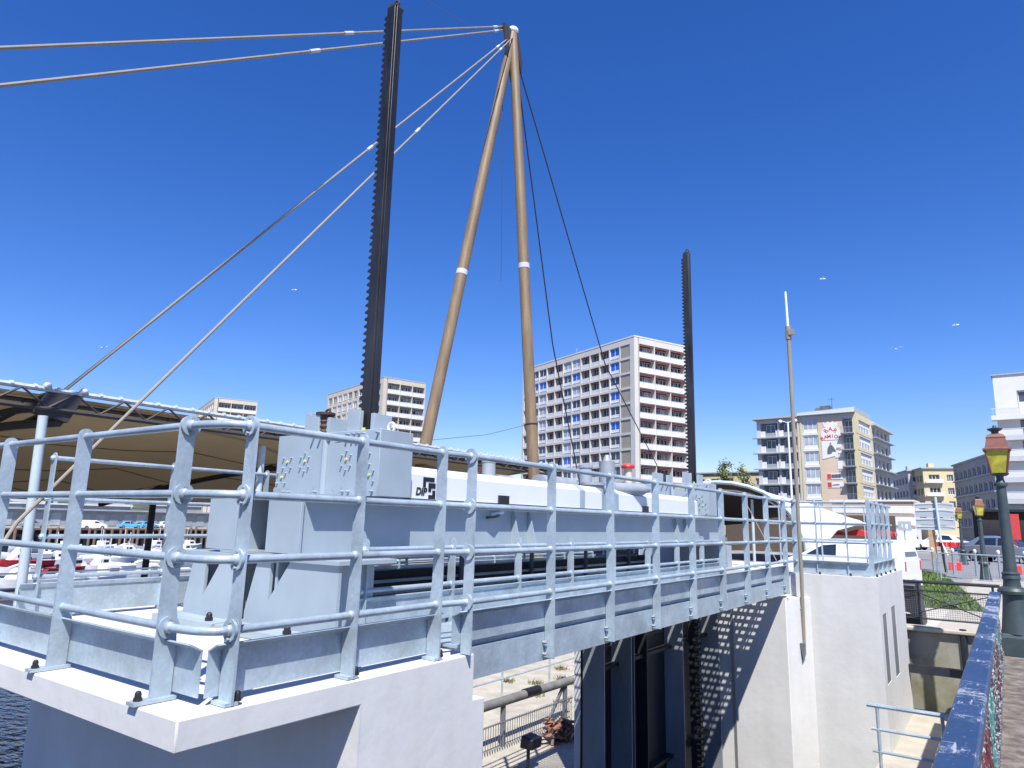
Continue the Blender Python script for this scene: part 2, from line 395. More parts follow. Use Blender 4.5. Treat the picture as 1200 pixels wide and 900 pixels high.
# slab railing
t = thing('guard_railing', 'galvanised railing round the corner of the nearest concrete slab with curved corner tubes', 'railing', (-2.63, 1.62, .9))
YL = 1.625; XF = -2.595
xc = XF-.038; yc = YL+.038
for x in (-2.90, -3.845, -4.775, -5.62):
    m = MB(); post_y(m, YL, x, .905, 2.07); m.prism([(x-.03,YL-.075,.903),(x+.03,YL-.075,.903),(x+.03,YL+.10,.903),(x-.03,YL+.10,.903)],(0,0,.014))
    o = m.build('post', 'galv', t); cap_nut((x, YL-.045, .917), o)
for y in (1.80, 2.44, 3.055):
    m = MB(); post_x(m, XF, y, .905, 2.07); m.prism([(XF-.10,y-.03,.903),(XF-.005,y-.03,.903),(XF-.005,y+.03,.903),(XF-.10,y+.03,.903)],(0,0,.014))
    o = m.build('post', 'galv', t); cap_nut((XF-.02, y+.035 if y < 2 else y+.03, .917), o)
for i, z in enumerate(ZT):
    m = MB(); m.tube([(-5.68, yc, z), (-2.9, yc, z)], TR, 12)
    for x in (-2.9,-3.845,-4.775): m.ball((x-.008, yc, z), TR*1.35, 5)
    m.build('rail_tube', 'galv', t)
    m = MB(); m.tube([(xc, 1.8, z), (xc, 3.06, z)], TR, 12)
    for y in (1.8,2.44,3.055): m.ball((xc, y-.008, z), TR*1.35, 5)
    m.build('rail_tube', 'galv', t)
    # curved corner tube between round flanges
    p0, p1 = V((-2.9, yc, z)), V((xc, 1.8, z)); cpt = V((xc-.015, yc+.015, z))
    pts = [p0, p0+V((.05,0,0))] + [(p0+V((.05,0,0)))*(1-s)**2+cpt*2*s*(1-s)+(p1-V((0,.03,0)))*s*s for s in [k/8 for k in range(1,8)]] + [p1-V((0,.03,0)), p1]
    m = MB(); m.tube(pts, TR, 12)
    m.ball(pts[1]-V((.02,0,0)), TR*1.4, 5); m.ball(pts[-2]+V((0,.012,0)), TR*1.4, 5)
    o = m.build('corner_tube', 'galv', t)
    m = MB(); m.disc((-2.886, yc+.003, z), (1,0,0), .045, .012, 18); o2 = m.build('flange', 'galv', o)
    m = MB(); m.disc((-2.879, yc+.005, z-.034), (1,0,0), .010, .018, 6); m.build('bolt', 'greyd', o); m = MB(); m.disc((-2.879, yc+.005, z+.032), (1,0,0), .007, .006, 8); m.build('bolt', 'greyd', o)
    m = MB(); m.disc((xc-.003, 1.786, z), (0,1,0), .045, .012, 18); m.build('flange', 'galv', o)
    m = MB(); m.disc((xc, 1.776, z-.034), (0,1,0), .010, .018, 6); m.build('bolt', 'greyd', o); m = MB(); m.disc((xc, 1.778, z+.032), (0,1,0), .007, .006, 8); m.build('bolt', 'greyd', o)
def toe(mb, p, q, out, z0, z1, lip=.055, th=.006):
    p, q, o = V(p), V(q), V(out)
    a = [p, p+o*th, p+o*th+V((0,0,z1-z0-.012)), p+o*(th+lip)+V((0,0,z1-z0+.016)), p+o*(lip+.002)+V((0,0,z1-z0+.022)), p+V((0,0,z1-z0-.008))]
    for i in range(6): a[i] = a[i].copy(); a[i].z += z0
    mb.prism(a, q-p)
m = MB(); toe(m, (-5.7, YL+.10, 0), (-2.715, YL+.10, 0), (0,-1,0), .93, 1.12); m.build('toe_plate', 'galv', t)
m = MB(); toe(m, (XF-.10, 1.735, 0), (XF-.10, 3.12, 0), (1,0,0), .93, 1.12); m.build('toe_plate', 'galv', t)

# deck walkway and its railing
tw = thing('lock_footbridge', 'narrow galvanised steel footbridge across the lock between the two white piers', 'footbridge', (-3, 7, .75))
XD = -2.63
m = MB(); m.box((XD-.012, 3.375, .745), (XD, 10.66, .925)); m.box((XD-.10, 3.375, .745), (XD-.012, 10.66, .755)); m.build('fascia_plate', 'galv', tw)
m = MB(); m.box((XD-.06, 3.365, .927), (XD-.052, 10.66, .985)); m.build('edge_strip', 'galv', tw)
m = MB()
for i in range(42):
    y = 8.52+i*.0512; m.box((-3.40, y, .885), (XD-.064, y+.010, .925))
k = 0
x = -3.40
while x < XD-.07:
    m.box((x, 8.51, .883), (x+.005, 10.65, .923)); x += .075
m.build('grating', 'galv', tw, smooth=False)
m = MB(); m.box((-3.412, 3.375, .745), (-3.40, 10.66, .925)); m.build('inner_beam', 'galv', tw)
m = MB(); m.box((-3.398, 3.385, .905), (XD-.064, 8.505, .922)); m.build('floor_plate', 'galv', tw)
for y in (4.6, 6.4, 8.2, 9.9):
    m = MB(); m.box((-3.40, y-.03, .76), (XD-.012, y+.03, .89)); m.build('cross_beam', 'galv', tw)
t = thing('guard_railing', 'long galvanised railing bolted along the outer edge of the footbridge', 'railing', (-2.6, 7, .9))
ys = [3.28] + [4.18+.888*i for i in range(8)]
XO = -2.555
xc2 = XO-.036
for j, y in enumerate(ys):
    m = MB(); post_x(m, XO, y, .765 if j else .905, 2.07, .072, .066); o = m.build('post', 'galv', t)
    if j:
        m = MB(); m.prism([(XD+.002,y+.006,.76),(XO-.005,y+.006,.76),(XO-.005,y+.012,.76),(XD+.002,y+.012,.76)],(0,0,.14)); m.box((XD+.001,y+.012,.76),(XD+.008,y+.085,.90)); m.build('angle_bracket', 'galv', o)
        for z in (.79, .865):
            m = MB(); m.disc((XD+.016, y+.05, z), (1,0,0), .012, .02, 6); m.build('bolt', 'greyd', o)
            m = MB(); m.disc((XD+.022, y-.03, z), (1,0,0), .011, .03, 6); m.build('bolt', 'greyd', o)
for z in ZT:
    m = MB(); m.tube([(xc-.002, 3.055, z), (xc2, 3.28, z), (xc2, 10.46, z)], TR, 12)
    for y in ys: m.ball((xc2, y-.008, z), TR*1.35, 5)
    m.build('rail_tube', 'galv', t)
    m = MB(); m.disc((xc2, 3.268, z), (0,1,0), .045, .012, 16); m.build('flange', 'galv', t)
m = MB(); toe(m, (XD-.006, 3.2, 0), (XD-.006, 10.5, 0), (1,0,0), .965, 1.125); m.build('toe_plate', 'galv', t)

def simple_rail(label, x, y0, y1, n, zs, ztop, zb, group=None, toez=None, side=1):
    t = thing('guard_railing', label, 'railing', (x, (y0+y1)/2, zb), group=group)
    for i in range(n):
        y = y0+(y1-y0)*i/(n-1); m = MB(); post_x(m, x, y, zb, ztop, .07, .065, .01); m.build('post', 'galv', t)
    for z in zs:
        m = MB(); m.tube([(x-.035, y0, z), (x-.035, y1, z)], .017, 10); 
        for i in range(n): m.ball((x-.035, y0+(y1-y0)*i/(n-1)-.006, z), .023, 4)
        m.build('rail_tube', 'galv', t)
    if toez:
        m = MB(); toe(m, (x-.04, y0-.1, 0), (x-.04, y1+.1, 0), (side,0,0), toez[0], toez[1], .02); m.build('toe_plate', 'galv', t)
    return t
simple_rail('low two-tube galvanised railing on the inner edge of the footbridge, under the grey machine beam', -3.40, 3.26, 10.3, 9, (1.45, 1.19), 1.52, .90, toez=(.95, 1.13))
simple_rail('galvanised railing along the harbour side of the lock, behind the grey machine beam', -5.62, 2.25, 10.4, 10, (2.03, 1.735, 1.47, 1.19), 2.07, .905, toez=(.93, 1.13))
tb = thing('lock_footbridge', 'second galvanised footbridge on the harbour side, half hidden behind the machine beam', 'footbridge', (-5.3, 7, .75))
m = MB(); m.box((-5.66, 3.375, .745), (-5.648, 10.66, .925)); m.build('fascia_plate', 'galv', tb)
m = MB(); m.box((-5.0, 3.375, .745), (-4.988, 10.66, .925)); m.build('inner_beam', 'galv', tb)
m = MB()
for i in range(74): y = 3.40+i*.0985; m.box((-5.645, y, .895), (-5.0, y+.006, .925))
for i in range(11): x = -5.64+i*.06; m.box((x, 3.385, .893), (x+.004, 10.65, .923))
m.build('grating', 'galv', tb, smooth=False)

# far pier railing
t = thing('guard_railing', 'galvanised railing round the top of the far white pier, white van behind it', 'railing', (-2, 11.2, 1.02))
zp = 1.02
for x in (-2.28, -1.88):
    m = MB(); post_y(m, 10.9, x, zp, 2.07, .08, .07, .012); o = m.build('post', 'galv', t); cap_nut((x+.03, 10.88, zp), o)
for y in (10.95, 11.35, 11.8, 12.3, 12.85):
    m = MB(); post_x(m, -1.56, y, zp, 2.07, .06, .052); o = m.build('post', 'galv', t); cap_nut((-1.535, y+.03, zp), o)
m = MB(); post_x(m, -2.52, 10.85, zp, 2.07, .075, .07); m.build('post', 'galv', t)
for z in (2.03, 1.735, 1.47, 1.19):
    m = MB(); m.tube([(xc2, 10.46, z), (-2.56, 10.80, z), (-2.50, 10.935, z), (-1.65, 10.935, z), (-1.595, 10.99, z), (-1.595, 13.3, z), (-1.65, 13.36, z), (-3.6, 13.36, z)], TR, 10); m.build('rail_tube', 'galv', t)
for x in (-2.0, -2.7, -3.4):
    m = MB(); post_y(m, 13.33, x, zp, 2.07, .07, .07); m.build('post', 'galv', t)
m = MB(); toe(m, (-2.52, 10.935, 0), (-1.62, 10.935, 0), (0,-1,0), zp+.01, zp+.17); toe(m, (-1.60, 10.96, 0), (-1.60, 13.4, 0), (1,0,0), zp+.01, zp+.17); m.build('toe_plate', 'galv', t)

# ================================================================== GATE HOIST
t = thing('gate_hoist', 'grey lock gate hoist with gear boxes and white shaft covers on a twin beam', 'hoist machine', (-4.2, 7, .93))
for (y, a0, b0, a1) in ((2.96,-4.04,-3.78,-3.32), (2.963,-4.22,-4.12,-3.98), (2.96,-4.76,-4.51,-4.30), (2.963,-4.95,-4.87,-4.72)):
    m = MB(); m.prism([(a0,y-.012,.955),(a1,y-.012,.955),(a1,y-.012,1.365),(b0,y-.012,1.365),(a0,y-.012,1.03)], (0,.024,0)); m.build('gusset', 'grey', t)
for x in (-3.44, -3.95, -4.40, -4.80):
    m = MB(); m.box((x-.012,2.98,.956),(x+.012,3.345,1.364)); m.build('pedestal_web', 'grey', t)
m = MB(); m.box((-4.28,2.78,.903),(-3.22,3.40,.955)); m.build('base_plate', 'grey', t, bevel=.003)
m = MB(); m.box((-5.05,2.78,.903),(-4.32,3.40,.955)); m.build('base_plate', 'grey', t, bevel=.003)
for c in ((-3.62,2.84,.955),(-3.32,2.90,.955),(-4.12,2.84,.955),(-4.44,2.84,.955),(-4.9,2.84,.955)):
    m = MB(); m.lathe([(.026,0),(.026,.02),(.02,.022),(.02,.04),(.012,.052),(.003,.056)], c, 12); m.build('anchor_cap', 'black', t)
m = MB(); m.box((-4.98,2.925,1.365),(-3.30,3.42,1.395)); m.build('top_plate', 'grey', t, bevel=.003)
# far pedestal
m = MB(); m.box((-5.0,10.85,1.022),(-3.55,11.05,1.365)); m.build('pedestal', 'grey', t, bevel=.004)
for xw in (-3.72, -4.40):
    m = MB(); m.box((xw-.01,2.955,1.415),(xw+.01,11.05,1.765)); m.box((xw-.13,2.93,1.397),(xw+.13,11.07,1.415)); m.box((xw-.10,2.96,1.765),(xw+.10,11.05,1.783)); m.build('beam', 'grey', t)
    m = MB(); m.box((xw-.31,2.93,1.416),(xw+.03,2.952,1.764)); m.build('end_plate', 'grey', t, bevel=.002)
for y in (5.3, 5.56, 9.15, 9.5):
    m = MB(); m.prism([(-3.709,y,1.416),(-3.60,y,1.416),(-3.69,y,1.76),(-3.709,y,1.76)], (0,.014,0)); m.build('stiffener', 'grey', t)
m = MB(); m.box((-4.52,2.95,1.784),(-3.615,11.06,1.797)); m.build('cover_plate', 'grey', t)
m = MB(); m.tube([(-3.70,5.1,1.74),(-3.66,5.03,1.70),(-3.64,4.95,1.69),(-3.67,4.87,1.68)], .012, 8); m.build('cable_loop', 'black', t)
m = MB(); m.disc((-3.67,5.03,1.72),(0.3,1,.2),.016,.12,10); m.build('conduit_lamp', 'white', t)
# gear boxes
def gearbox(y, full):
    m = MB(); m.box((-4.62,y,1.800),(-3.5,y+.33,2.265)); o = m.build('gear_box', 'grey', t, bevel=.004)
    m = MB(); m.box((-4.62,y-.012,1.800),(-3.5,y-.001,1.86)); m.box((-4.62,y-.006,1.86),(-3.5,y-.001,1.868)); 
    for x in (-4.5,-4.2,-3.9,-3.66): m.prism([(x-.06,y-.014,1.862),(x+.06,y-.014,1.862),(x,y-.014,1.80)], (0,.004,0))
    m.build('base_flange', 'grey', o)
    m = MB(); m.tube([(-4.055,y-.005,1.80),(-4.055,y-.005,2.24)], .028, 10); m.build('corner_seam', 'grey', o)
    for (x, z, n) in ((-4.49,2.06,4),(-4.285,2.06,6),(-4.545,1.945,4),(-3.83,2.06,6),(-3.635,2.065,4),(-3.59,1.945,4)):
        m = MB()
        P = [(-.045,.03),(.045,.03),(-.045,-.045),(.045,-.045)] + ([(0,.06),(0,-.075)] if n == 6 else [])
        for dx, dz in P: m.disc((x+dx, y-.010, z+dz), (0,1,0), .0068, .020, 6)
        c = m.build('bolt_cluster', 'galv', o)
        m = MB(); m.disc((x,y-.006,z),(0,1,0),.010,.012,10); m.build('plug', 'yellow', c)
    m = MB()
    for x in (-4.2,-4.12,-4.01,-3.82,-3.76,-3.71,-3.66,-3.52): m.disc((x,y-.02,2.238),(0,1,0),.0095,.04,8)
    for x in (-4.48,-4.42,-4.12,-3.83,-3.77,-3.535): m.disc((x,y-.03,1.832),(0,1,0),.0095,.036,8)
    m.build('bolt_row', 'galv', o)
    m = MB(); m.box((-3.965,y-.003,2.19),(-3.895,y-.0005,2.22)); m.build('warning_plate', 'yellow', o)
    for x in (-4.45,-3.9,-3.56):
        m = MB(); rr = .032
        m.tube([(x+rr*math.cos(a), y+.16, 2.295+rr*math.sin(a)) for a in [k*2*math.pi/14 for k in range(15)]], .010, 8); m.tube([(x,y+.16,2.26),(x,y+.16,2.272)],.014,8); m.build('lifting_eye', 'white', o)
    # sleeves around the racks
    for sx in (-3.8, -4.28):
        m = MB(); m.box((sx-.12,y+.06,2.266),(sx-.055,y+.30,2.44)); m.box((sx-.055,y+.055,2.266),(sx+.02,y+.09,2.42)) if sx > -4 else m.box((sx-.055,y+.055,2.266),(sx+.05,y+.09,2.42))
        m.box((sx+.085,y+.10,2.266),(sx+.12,y+.28,2.40)); m.build('rack_sleeve', 'grey', o, bevel=.002)
        m = MB(); m.tube([(sx+.06,y+.06,2.267),(sx+.06,y+.06,2.29)],.014,8); m.build('grease_cap', 'yellow', o)
    return o
gearbox(3.4, True); gearbox(9.96, False)
# covers
def cover(y0, y1):
    x0, x1 = -4.05, -3.65
    m = MB(); m.prism([(x1,y0,1.805),(x1,y0,1.99),(x1-.085,y0,2.05),(x0+.085,y0,2.05),(x0,y0,1.99),(x0,y0,1.805)], (0,y1-y0,0)); return m.build('shaft_cover', 'white', t, bevel=.004)
c1 = cover(3.88, 6.46); cover(6.56, 6.95); cover(7.36, 9.9)
for (y0, y1) in ((3.88,6.95),(7.36,9.9)):
    m = MB(); m.box((-4.04,y0+.03,1.798),(-3.665,y1-.02,1.806)); m.build('cover_seat', 'black', t)
m = MB(); m.prism([(-3.645,6.46,1.805),(-3.645,6.46,1.992),(-3.735,6.46,2.056),(-3.965,6.46,2.056),(-4.055,6.46,1.992),(-4.055,6.46,1.805)], (0,.1,0)); m.build('cover_strap', 'grey', t)
m = MB(); m.prism([(-3.648,7.30,1.80),(-3.648,7.30,1.99),(-3.74,7.30,2.06),(-3.96,7.30,2.06),(-4.05,7.30,1.99),(-4.05,7.30,1.80)], (0,.058,0)); m.build('cover_end', mat('blue grey end cap', (.25,.36,.44), .5), t)
for y in (5.0, 8.0):
    m = MB(); m.box((-3.648,y,1.80),(-3.625,y+.14,1.875)); m.build('junction_box', 'black', t)
# logo: letters and stepped squares
XL = -3.6475
m = text_mb('DIP', .080, (XL, 3.94, 1.834), (0,1,0), (0,0,1), .0008, shear=.18, bold=.003)
for (a, b, c, d) in ((4.02,4.15,1.94,1.972),(4.02,4.052,1.895,1.94),(4.082,4.165,1.89,1.930),(4.082,4.115,1.862,1.89),(4.13,4.165,1.835,1.875),(4.085,4.165,1.808,1.838)):
    m.box((XL-.0015,a,c),(XL+.001,b,d))
m.build('logo', 'logo', c1, smooth=False)
# drive motor group in the middle
m = MB(); m.tube([(-4.1,6.35,2.06),(-4.1,7.05,2.06)], .10, 18); m.build('drive_drum', 'greyd', t)
m = MB(); m.tube([(-3.86,7.14,1.82),(-3.86,7.14,2.08)], .12, 18); m.tube([(-3.86,7.14,2.08),(-3.86,7.14,2.11)], .14, 18); m.build('gear_reducer', 'greyd', t)
m = MB(); m.tube([(-3.86,7.22,2.055),(-3.80,7.42,2.062),(-3.62,7.95,2.075)], [.06,.072,.072], 16); m.tube([(-3.62,7.95,2.075),(-3.58,8.06,2.075)], [.065,.03], 16); m.tube([(-3.79,7.45,2.062),(-3.775,7.5,2.063)], .08, 16); m.build('drive_motor', 'greyd', t)
m = MB(); m.tube([(-3.95,7.12,2.10),(-3.95,7.12,2.30)], .075, 14); m.tube([(-3.95,7.12,2.28),(-3.95,7.12,2.31)], .085, 14); m.build('vertical_motor', 'greyd', t)
m = MB(); m.tube([(-4.05,7.85,1.80),(-4.05,7.85,2.42)], .10, 14); m.tube([(-4.05,7.85,2.42),(-4.05,7.85,2.50)], [.06,.03], 10); m.build('vertical_motor', 'greyd', t)
m = MB(); m.tube([(-3.95,5.25,1.8),(-3.95,5.25,2.24)], .065, 14); m.tube([(-3.95,5.25,2.19),(-3.95,5.25,2.21)], .07, 14); m.build('limit_switch_tower', 'greyd', t)
m = MB(); m.tube([(-3.95,5.38,2.04),(-3.95,5.62,2.04)], .05, 12); m.tube([(-3.95,5.62,2.04),(-3.95,5.70,2.04)], .035, 12); m.box((-3.99,5.72,2.0),(-3.9,5.86,2.07)); m.build('position_sensor', 'greyd', t)
m = MB(); m.ball((-4.02,5.14,2.075),.035,6); m.build('warning_beacon', 'redp', t)
m = MB(); m.tube([(-4.05,8.45,1.8),(-4.05,8.45,2.38)], .05, 12); o = m.build('hand_wheel_post', 'cream', t)
m = MB(); m.tube([(-4.05+.06*math.cos(a),8.45+.07*math.sin(a),2.40) for a in [k*2*math.pi/16 for k in range(17)]], .028, 8); m.build('hand_wheel', 'redp', o)

# ------------------------------------------------------------------ racks
def rack(x, y, z0, z1, name, label, eye=True):
    t = thing(name, label, 'gear rack', (x, y, z0))
    m = MB(); m.box((x-.045,y-.05,z0),(x+.045,y+.04,z1)); 
    m.box((x+.045,y-.03,z0),(x+.052,y+.03,z1)); m.build('rack_bar', 'rack', t, bevel=.004)
    m = MB(); n = int((z1-z0-.06)/.0555); q = V
    for i in range(n):
        z = z0+.03+i*.0555
        m.prism([(x-.044,y-.046,z),(x-.078,y-.046,z+.012),(x-.078,y-.046,z+.026),(x-.044,y-.046,z+.040)], (0,.092,0))
    m.build('rack_teeth', 'rack', t)
    m = MB()
    m.prism([(x-.045,y-.05,z1-.001),(x+.05,y-.05,z1-.001),(x+.045,y-.05,z1+.02),(x-.02,y-.05,z1+.025)],(0,.1,0))
    o = m.build('rack_head', 'rust', t)
    m = MB(); m.tube([(x+.01+.028*math.cos(a),y,z1+.045+.03*math.sin(a)) for a in [k*2*math.pi/12 for k in range(13)]], .009, 8); m.build('lifting_eye', 'rust', o)
rack(-3.8, 3.57, 1.81, 5.83, 'gear_rack', 'tall dark toothed rack standing up left of the tan mast, nearest the camera')
rack(-3.8, 10.13, 1.81, 5.90, 'gear_rack', 'tall dark toothed rack right of the big apartment tower')
rack(-4.28, 3.57, 1.81, 2.40, 'gear_rack', 'lowered toothed rack with rusty head just above the nearer gear box')
m = MB(); m.lathe([(.045,2.27),(.055,2.29),(.045,2.31),(.055,2.33),(.045,2.35),(.055,2.37),(.045,2.39),(.05,2.415),(.075,2.42),(.075,2.44),(.02,2.445)], (-4.235,3.52,0), 14); m.build('collar', 'rust', bpy.data.objects['gear_rack.002'])
rack(-4.28, 10.13, 1.81, 2.40, 'gear_rack', 'lowered toothed rack just above the farther gear box')

# ------------------------------------------------------------------ lock gate under the deck
t = thing('lock_gate', 'dark ribbed steel lock gate hanging in the slot below the footbridge', 'lock gate', (-4, 9, -4))
m = MB(); m.box((-3.84,6.82,-6),(-3.80,10.44,.66)); m.build('skin_plate', 'dark', t)  # near black colour stands for the shade between the ribs
for y, x1, mm in ((6.80,-3.55,'gategrey'),(7.44,-3.55,'gategrey'),(7.66,-3.62,'darkgrey'),(8.10,-3.66,'dark'),(8.95,-3.55,'gategrey'),(10.28,-3.54,'gategrey')):
    m = MB(); m.box((-3.80,y,-6),(x1,y+.018,.66)); m.build('rib', mm, t)
for z in (-2.4, -1.2, .1):
    m = MB(); m.box((-3.80,6.83,z),(-3.70,10.29,z+.04)); m.build('girder', 'dark', t)
m = MB()
for i in range(60): m.box((-3.62,9.55,-3.6+i*.07),(-3.56,9.62,-3.565+i*.07))
m.box((-3.70,9.55,-6),(-3.62,9.62,.6)); m.build('guide_rack', 'dark', t)
m = MB(); m.box((-4.78,3.5,.90),(-4.66,10.3,1.19)); m.build('top_girder', 'dark', t)
for z in (.985, 1.085):
    m = MB(); m.box((-4.655,3.55,z),(-4.63,10.25,z+.028)); m.build('girder_ledge', 'galv', t)
for y in (4.4,5.7,7.0,8.3,9.6):
    m = MB(); m.box((-4.628,y,.90),(-4.60,y+.05,1.30)); m.build('girder_post', 'darkgrey', t)
m = MB(); m.box((-4.72,3.5,1.28),(-4.7,10.3,1.31)); 
for y in (4,5,6,7,8,9,10): m.box((-4.72,y,1.22),(-4.70,y+.02,1.29))
m.build('walkway_rail', 'galv', t)

# ------------------------------------------------------------------ sensor pole on far pier
t = thing('signal_pole', 'slim pale pole clamped to the front of the far white pier', 'pole', (-2.46, 10.62, -.1))
m = MB(); m.tube([(-2.47,10.66,-.05),(-2.44,10.62,1.0),(-2.43,10.6,4.5)], [.026,.026,.030], 10); m.build('lower_tube', 'cable', t)
m = MB(); m.tube([(-2.43,10.6,4.5),(-2.44,10.6,5.17)], [.02,.014], 8); m.build('upper_tube', mat('white pole paint',(.8,.8,.82),.5), t)
m = MB(); m.tube([(-2.43,10.6,4.42),(-2.43,10.6,4.62)], .04, 10); m.box((-2.42,10.55,4.48),(-2.34,10.6,4.56)); m.build('clamp', 'cable', t)
m = MB(); m.prism([(-2.50,10.58,.10),(-2.44,10.58,.10),(-2.46,10.58,-.12),(-2.47,10.58,-.12)],(0,.06,0)); m.build('pointed_foot', 'darkgrey', t)
m = MB(); m.tube([(-2.49,10.66,.55),(-2.44,10.66,.55)],.04,10); m.build('wall_clip', 'galv', t)

# ================================================================== RIGHT: blue parapet, lamp, ledge
t = thing('bridge_parapet', 'scratched blue cast iron parapet rail running beside the camera to the lamp post', 'parapet', (-.23, 5, 0))
m = MB(); m.prism([(-.295,-1.2,.80),(-.165,-1.2,.80),(-.165,-1.2,.845),(-.175,-1.2,.855),(-.285,-1.2,.855),(-.295,-1.2,.845)],(0,13.2,0)); m.build('handrail', 'blue', t)
m = MB(); m.box((-.26,-1.2,.04),(-.20,12,.08)); m.build('bottom_rail', 'flaky', t)
y = -1.0; i = 0
while y < 11.6:
    m = MB(); m.box((-.26,y,.0),(-.20,y+.05,.80)); m.build('baluster_post', 'flaky', t)
    m = MB()
    a0, a1 = y+.06, y+1.24
    for (za, zc) in ((.09,.79),(.79,.09)):
        m.bar((-.23,a0,za),(-.23,a1,zc),.03,.03,(1,0,0))
    m.build('cross_bar', ('flakyred','flakygreen','flaky')[i%3], t)
    m = MB(); cc = (a0+a1)/2
    for rr, cy, cz in ((.16,cc,.44),(.10,a0+.2,.44),(.10,a1-.2,.44),(.09,cc,.70),(.09,cc,.18)):
        m.tube([(-.215,cy+rr*math.cos(a),cz+rr*math.sin(a)) for a in [k*2*math.pi/14 for k in range(15)]], .014, 6)
    m.build('scroll', ('flaky','flakyred','flakygreen')[i%3], t)
    y += 1.27; i += 1

def street_lamp(loc):
    t = thing('street_lamp', 'old dark green street lamp with copper roofed lantern ending the blue parapet', 'street lamp', loc, group='cast iron lamps along the quay')
    x, y, z = loc
    def L(prof, name, mm, n=20, par=t):
        m = MB(); m.lathe(prof, loc, n); return m.build(name, mm, par)
    m = MB(); m.lathe([(.27,0),(.27,.24),(.245,.29),(.18,.30)], loc, 4); m.build('plinth', 'lamppost', t, smooth=False, bevel=.008)
    L([(.19,.29),(.175,.36),(.145,.60),(.13,.76),(.13,.80),(.18,.82),(.185,.86),(.16,.90),(.11,.92),(.10,1.0),(.115,1.03),(.105,1.08)], 'base_column', 'lamppost')
    L([(.11,1.08),(.115,1.10),(.09,1.12),(.078,1.25),(.064,2.1),(.06,2.3),(.085,2.32),(.085,2.35),(.06,2.37),(.045,2.42),(.05,2.46)], 'shaft', 'lamppost')
    o = L([(.085,2.46),(.115,2.48),(.125,2.50)], 'lantern_cup', 'lamppost', 8)
    m = MB(); m.lathe([(.125,2.50),(.205,2.83)], loc, 4); g_ = m.build('lantern_glass', 'lampglass', t, smooth=False)
    m = MB()
    for k in range(4):
        a = (k+.5)*math.pi/2; m.tube([(x+.128*math.cos(a),y+.128*math.sin(a),z+2.49),(x+.21*math.cos(a),y+.21*math.sin(a),z+2.84)],.013,6)
    m.build('lantern_frame', 'copper', t)
    m = MB(); m.lathe([(.245,2.83),(.245,2.85),(.20,2.87),(.165,3.0),(.17,3.02),(.13,3.06),(.05,3.08)], loc, 4); r_ = m.build('lantern_roof', 'copper', t, smooth=False)
    m = MB(); m.lathe([(.045,3.08),(.05,3.11),(.09,3.13),(.10,3.15),(.03,3.17),(.02,3.20)], loc, 10); m.build('finial', 'lamppost', r_)
    return t
la = street_lamp((-.03, 12.35, 0))
l2 = dup(la, (-.80, 30, -.25), R(20), 'old street lamp of the same kind further along, just left of the silver car')
l3 = dup(la, (-2.05, 44, -.15), R(10), 'smallest old street lamp, farthest along, before the dark shops')

t = thing('ledge_railing', 'short three-bar grey railing on the pale ledge below the blue parapet', 'railing', (-1, 9, -1.2))
for z in (-.235, -.475, -.70):
    m = MB(); m.tube([(-1.46 if z > -.3 else -1.43, 9, z), (-.36, 9, z)], .017 if z < -.3 else .024, 8); m.build('rail_bar', 'galv', t)
m = MB(); m.tube([(-1.36,9,-1.2),(-1.36,9,-.235)], .018, 8); m.build('rail_post', 'galv', t)
m = MB(); m.tube([(-.75,9,-1.2),(-.75,9,-.235)], .018, 8); m.build('rail_post', 'galv', t)
t = thing('quay_wall', 'mossy old concrete quay wall between the far white pier and the blue parapet', 'wall', (-3, 13.9, -5))
m = MB(); m.box((-6.2,13.80,-5),(-.36,13.998,.03)); m.build('wall', 'oldwall', t, bevel=.02)
m = MB(); m.box((-6.2,13.72,.032),(-.36,14.1,.10)); m.build('coping', 'ledge', t, bevel=.02)
m = MB(); m.box((-1.62,13.3,-.56),(-.45,13.42,-.44)); m.tube([(-.62,13.3,-1.2),(-.62,13.3,-.2)],.05,8); m.tube([(-.75,13.78,-.6),(-.75,13.78,.12)],.05,8); tag(m.build('mooring_beam', 'iron'), 'dark steel beam with upright across the foot of the mossy wall', 'beam')
# fence with mesh
t = thing('mesh_fence', 'black iron fence with wire mesh and crossed bars on top of the mossy wall', 'fence', (-1.2, 14.15, .1))
fy = 14.15
m = MB(); m.tube([(-6,fy,.80),(-.2,fy,.80)], .026, 10); m.build('top_tube', 'iron', t)
m = MB(); m.tube([(-6,fy,.66),(-.25,fy,.66)], .014, 8); m.tube([(-6,fy,.20),(-.25,fy,.20)], .014, 8); m.build('mid_rail', 'iron', t)
for x in (-5.3,-3.8,-2.3,-1.36,-.30):
    m = MB(); m.tube([(x,fy,.1),(x,fy,.82)], .018, 8); m.build('post', 'iron', t)
for x0, x1 in ((-1.36,-.30),(-2.3,-1.36)):
    m = MB(); m.bar((x0,fy-.02,.30),(x1,fy-.02,.64),.016,.016); m.bar((x0,fy-.02,.62),(x1,fy-.02,.22),.016,.016); m.ball(((x0+x1)/2-.02,fy-.02,.44),.03,5); m.build('cross_brace', 'iron', t)
m = MB()
x = -3.0
while x < -.26: m.box((x,fy+.004,.2),(x+.0045,fy+.008,.66)); x += .034
z = .22
while z < .66: m.box((-3.0,fy+.009,z),(-.26,fy+.013,z+.0045)); z += .034
m.build('wire_mesh', 'darkgrey', t, smooth=False)
t = thing('plastic_tank', 'black plastic tank behind the mesh fence', 'tank', (-1.85, 14.8, 0))
m = MB(); m.prism([(-2.4,14.5,0),(-1.36,14.5,0),(-1.42,14.5,.74),(-2.4,14.5,.74)], (0,.8,0)); m.build('tank_body', 'sheet', t, bevel=.04)
m = MB(); m.box((-2.0,14.485,.52),(-1.7,14.499,.56)); m.box((-1.9,14.485,.22),(-1.55,14.499,.25)); m.build('sticker', 'sign', t)

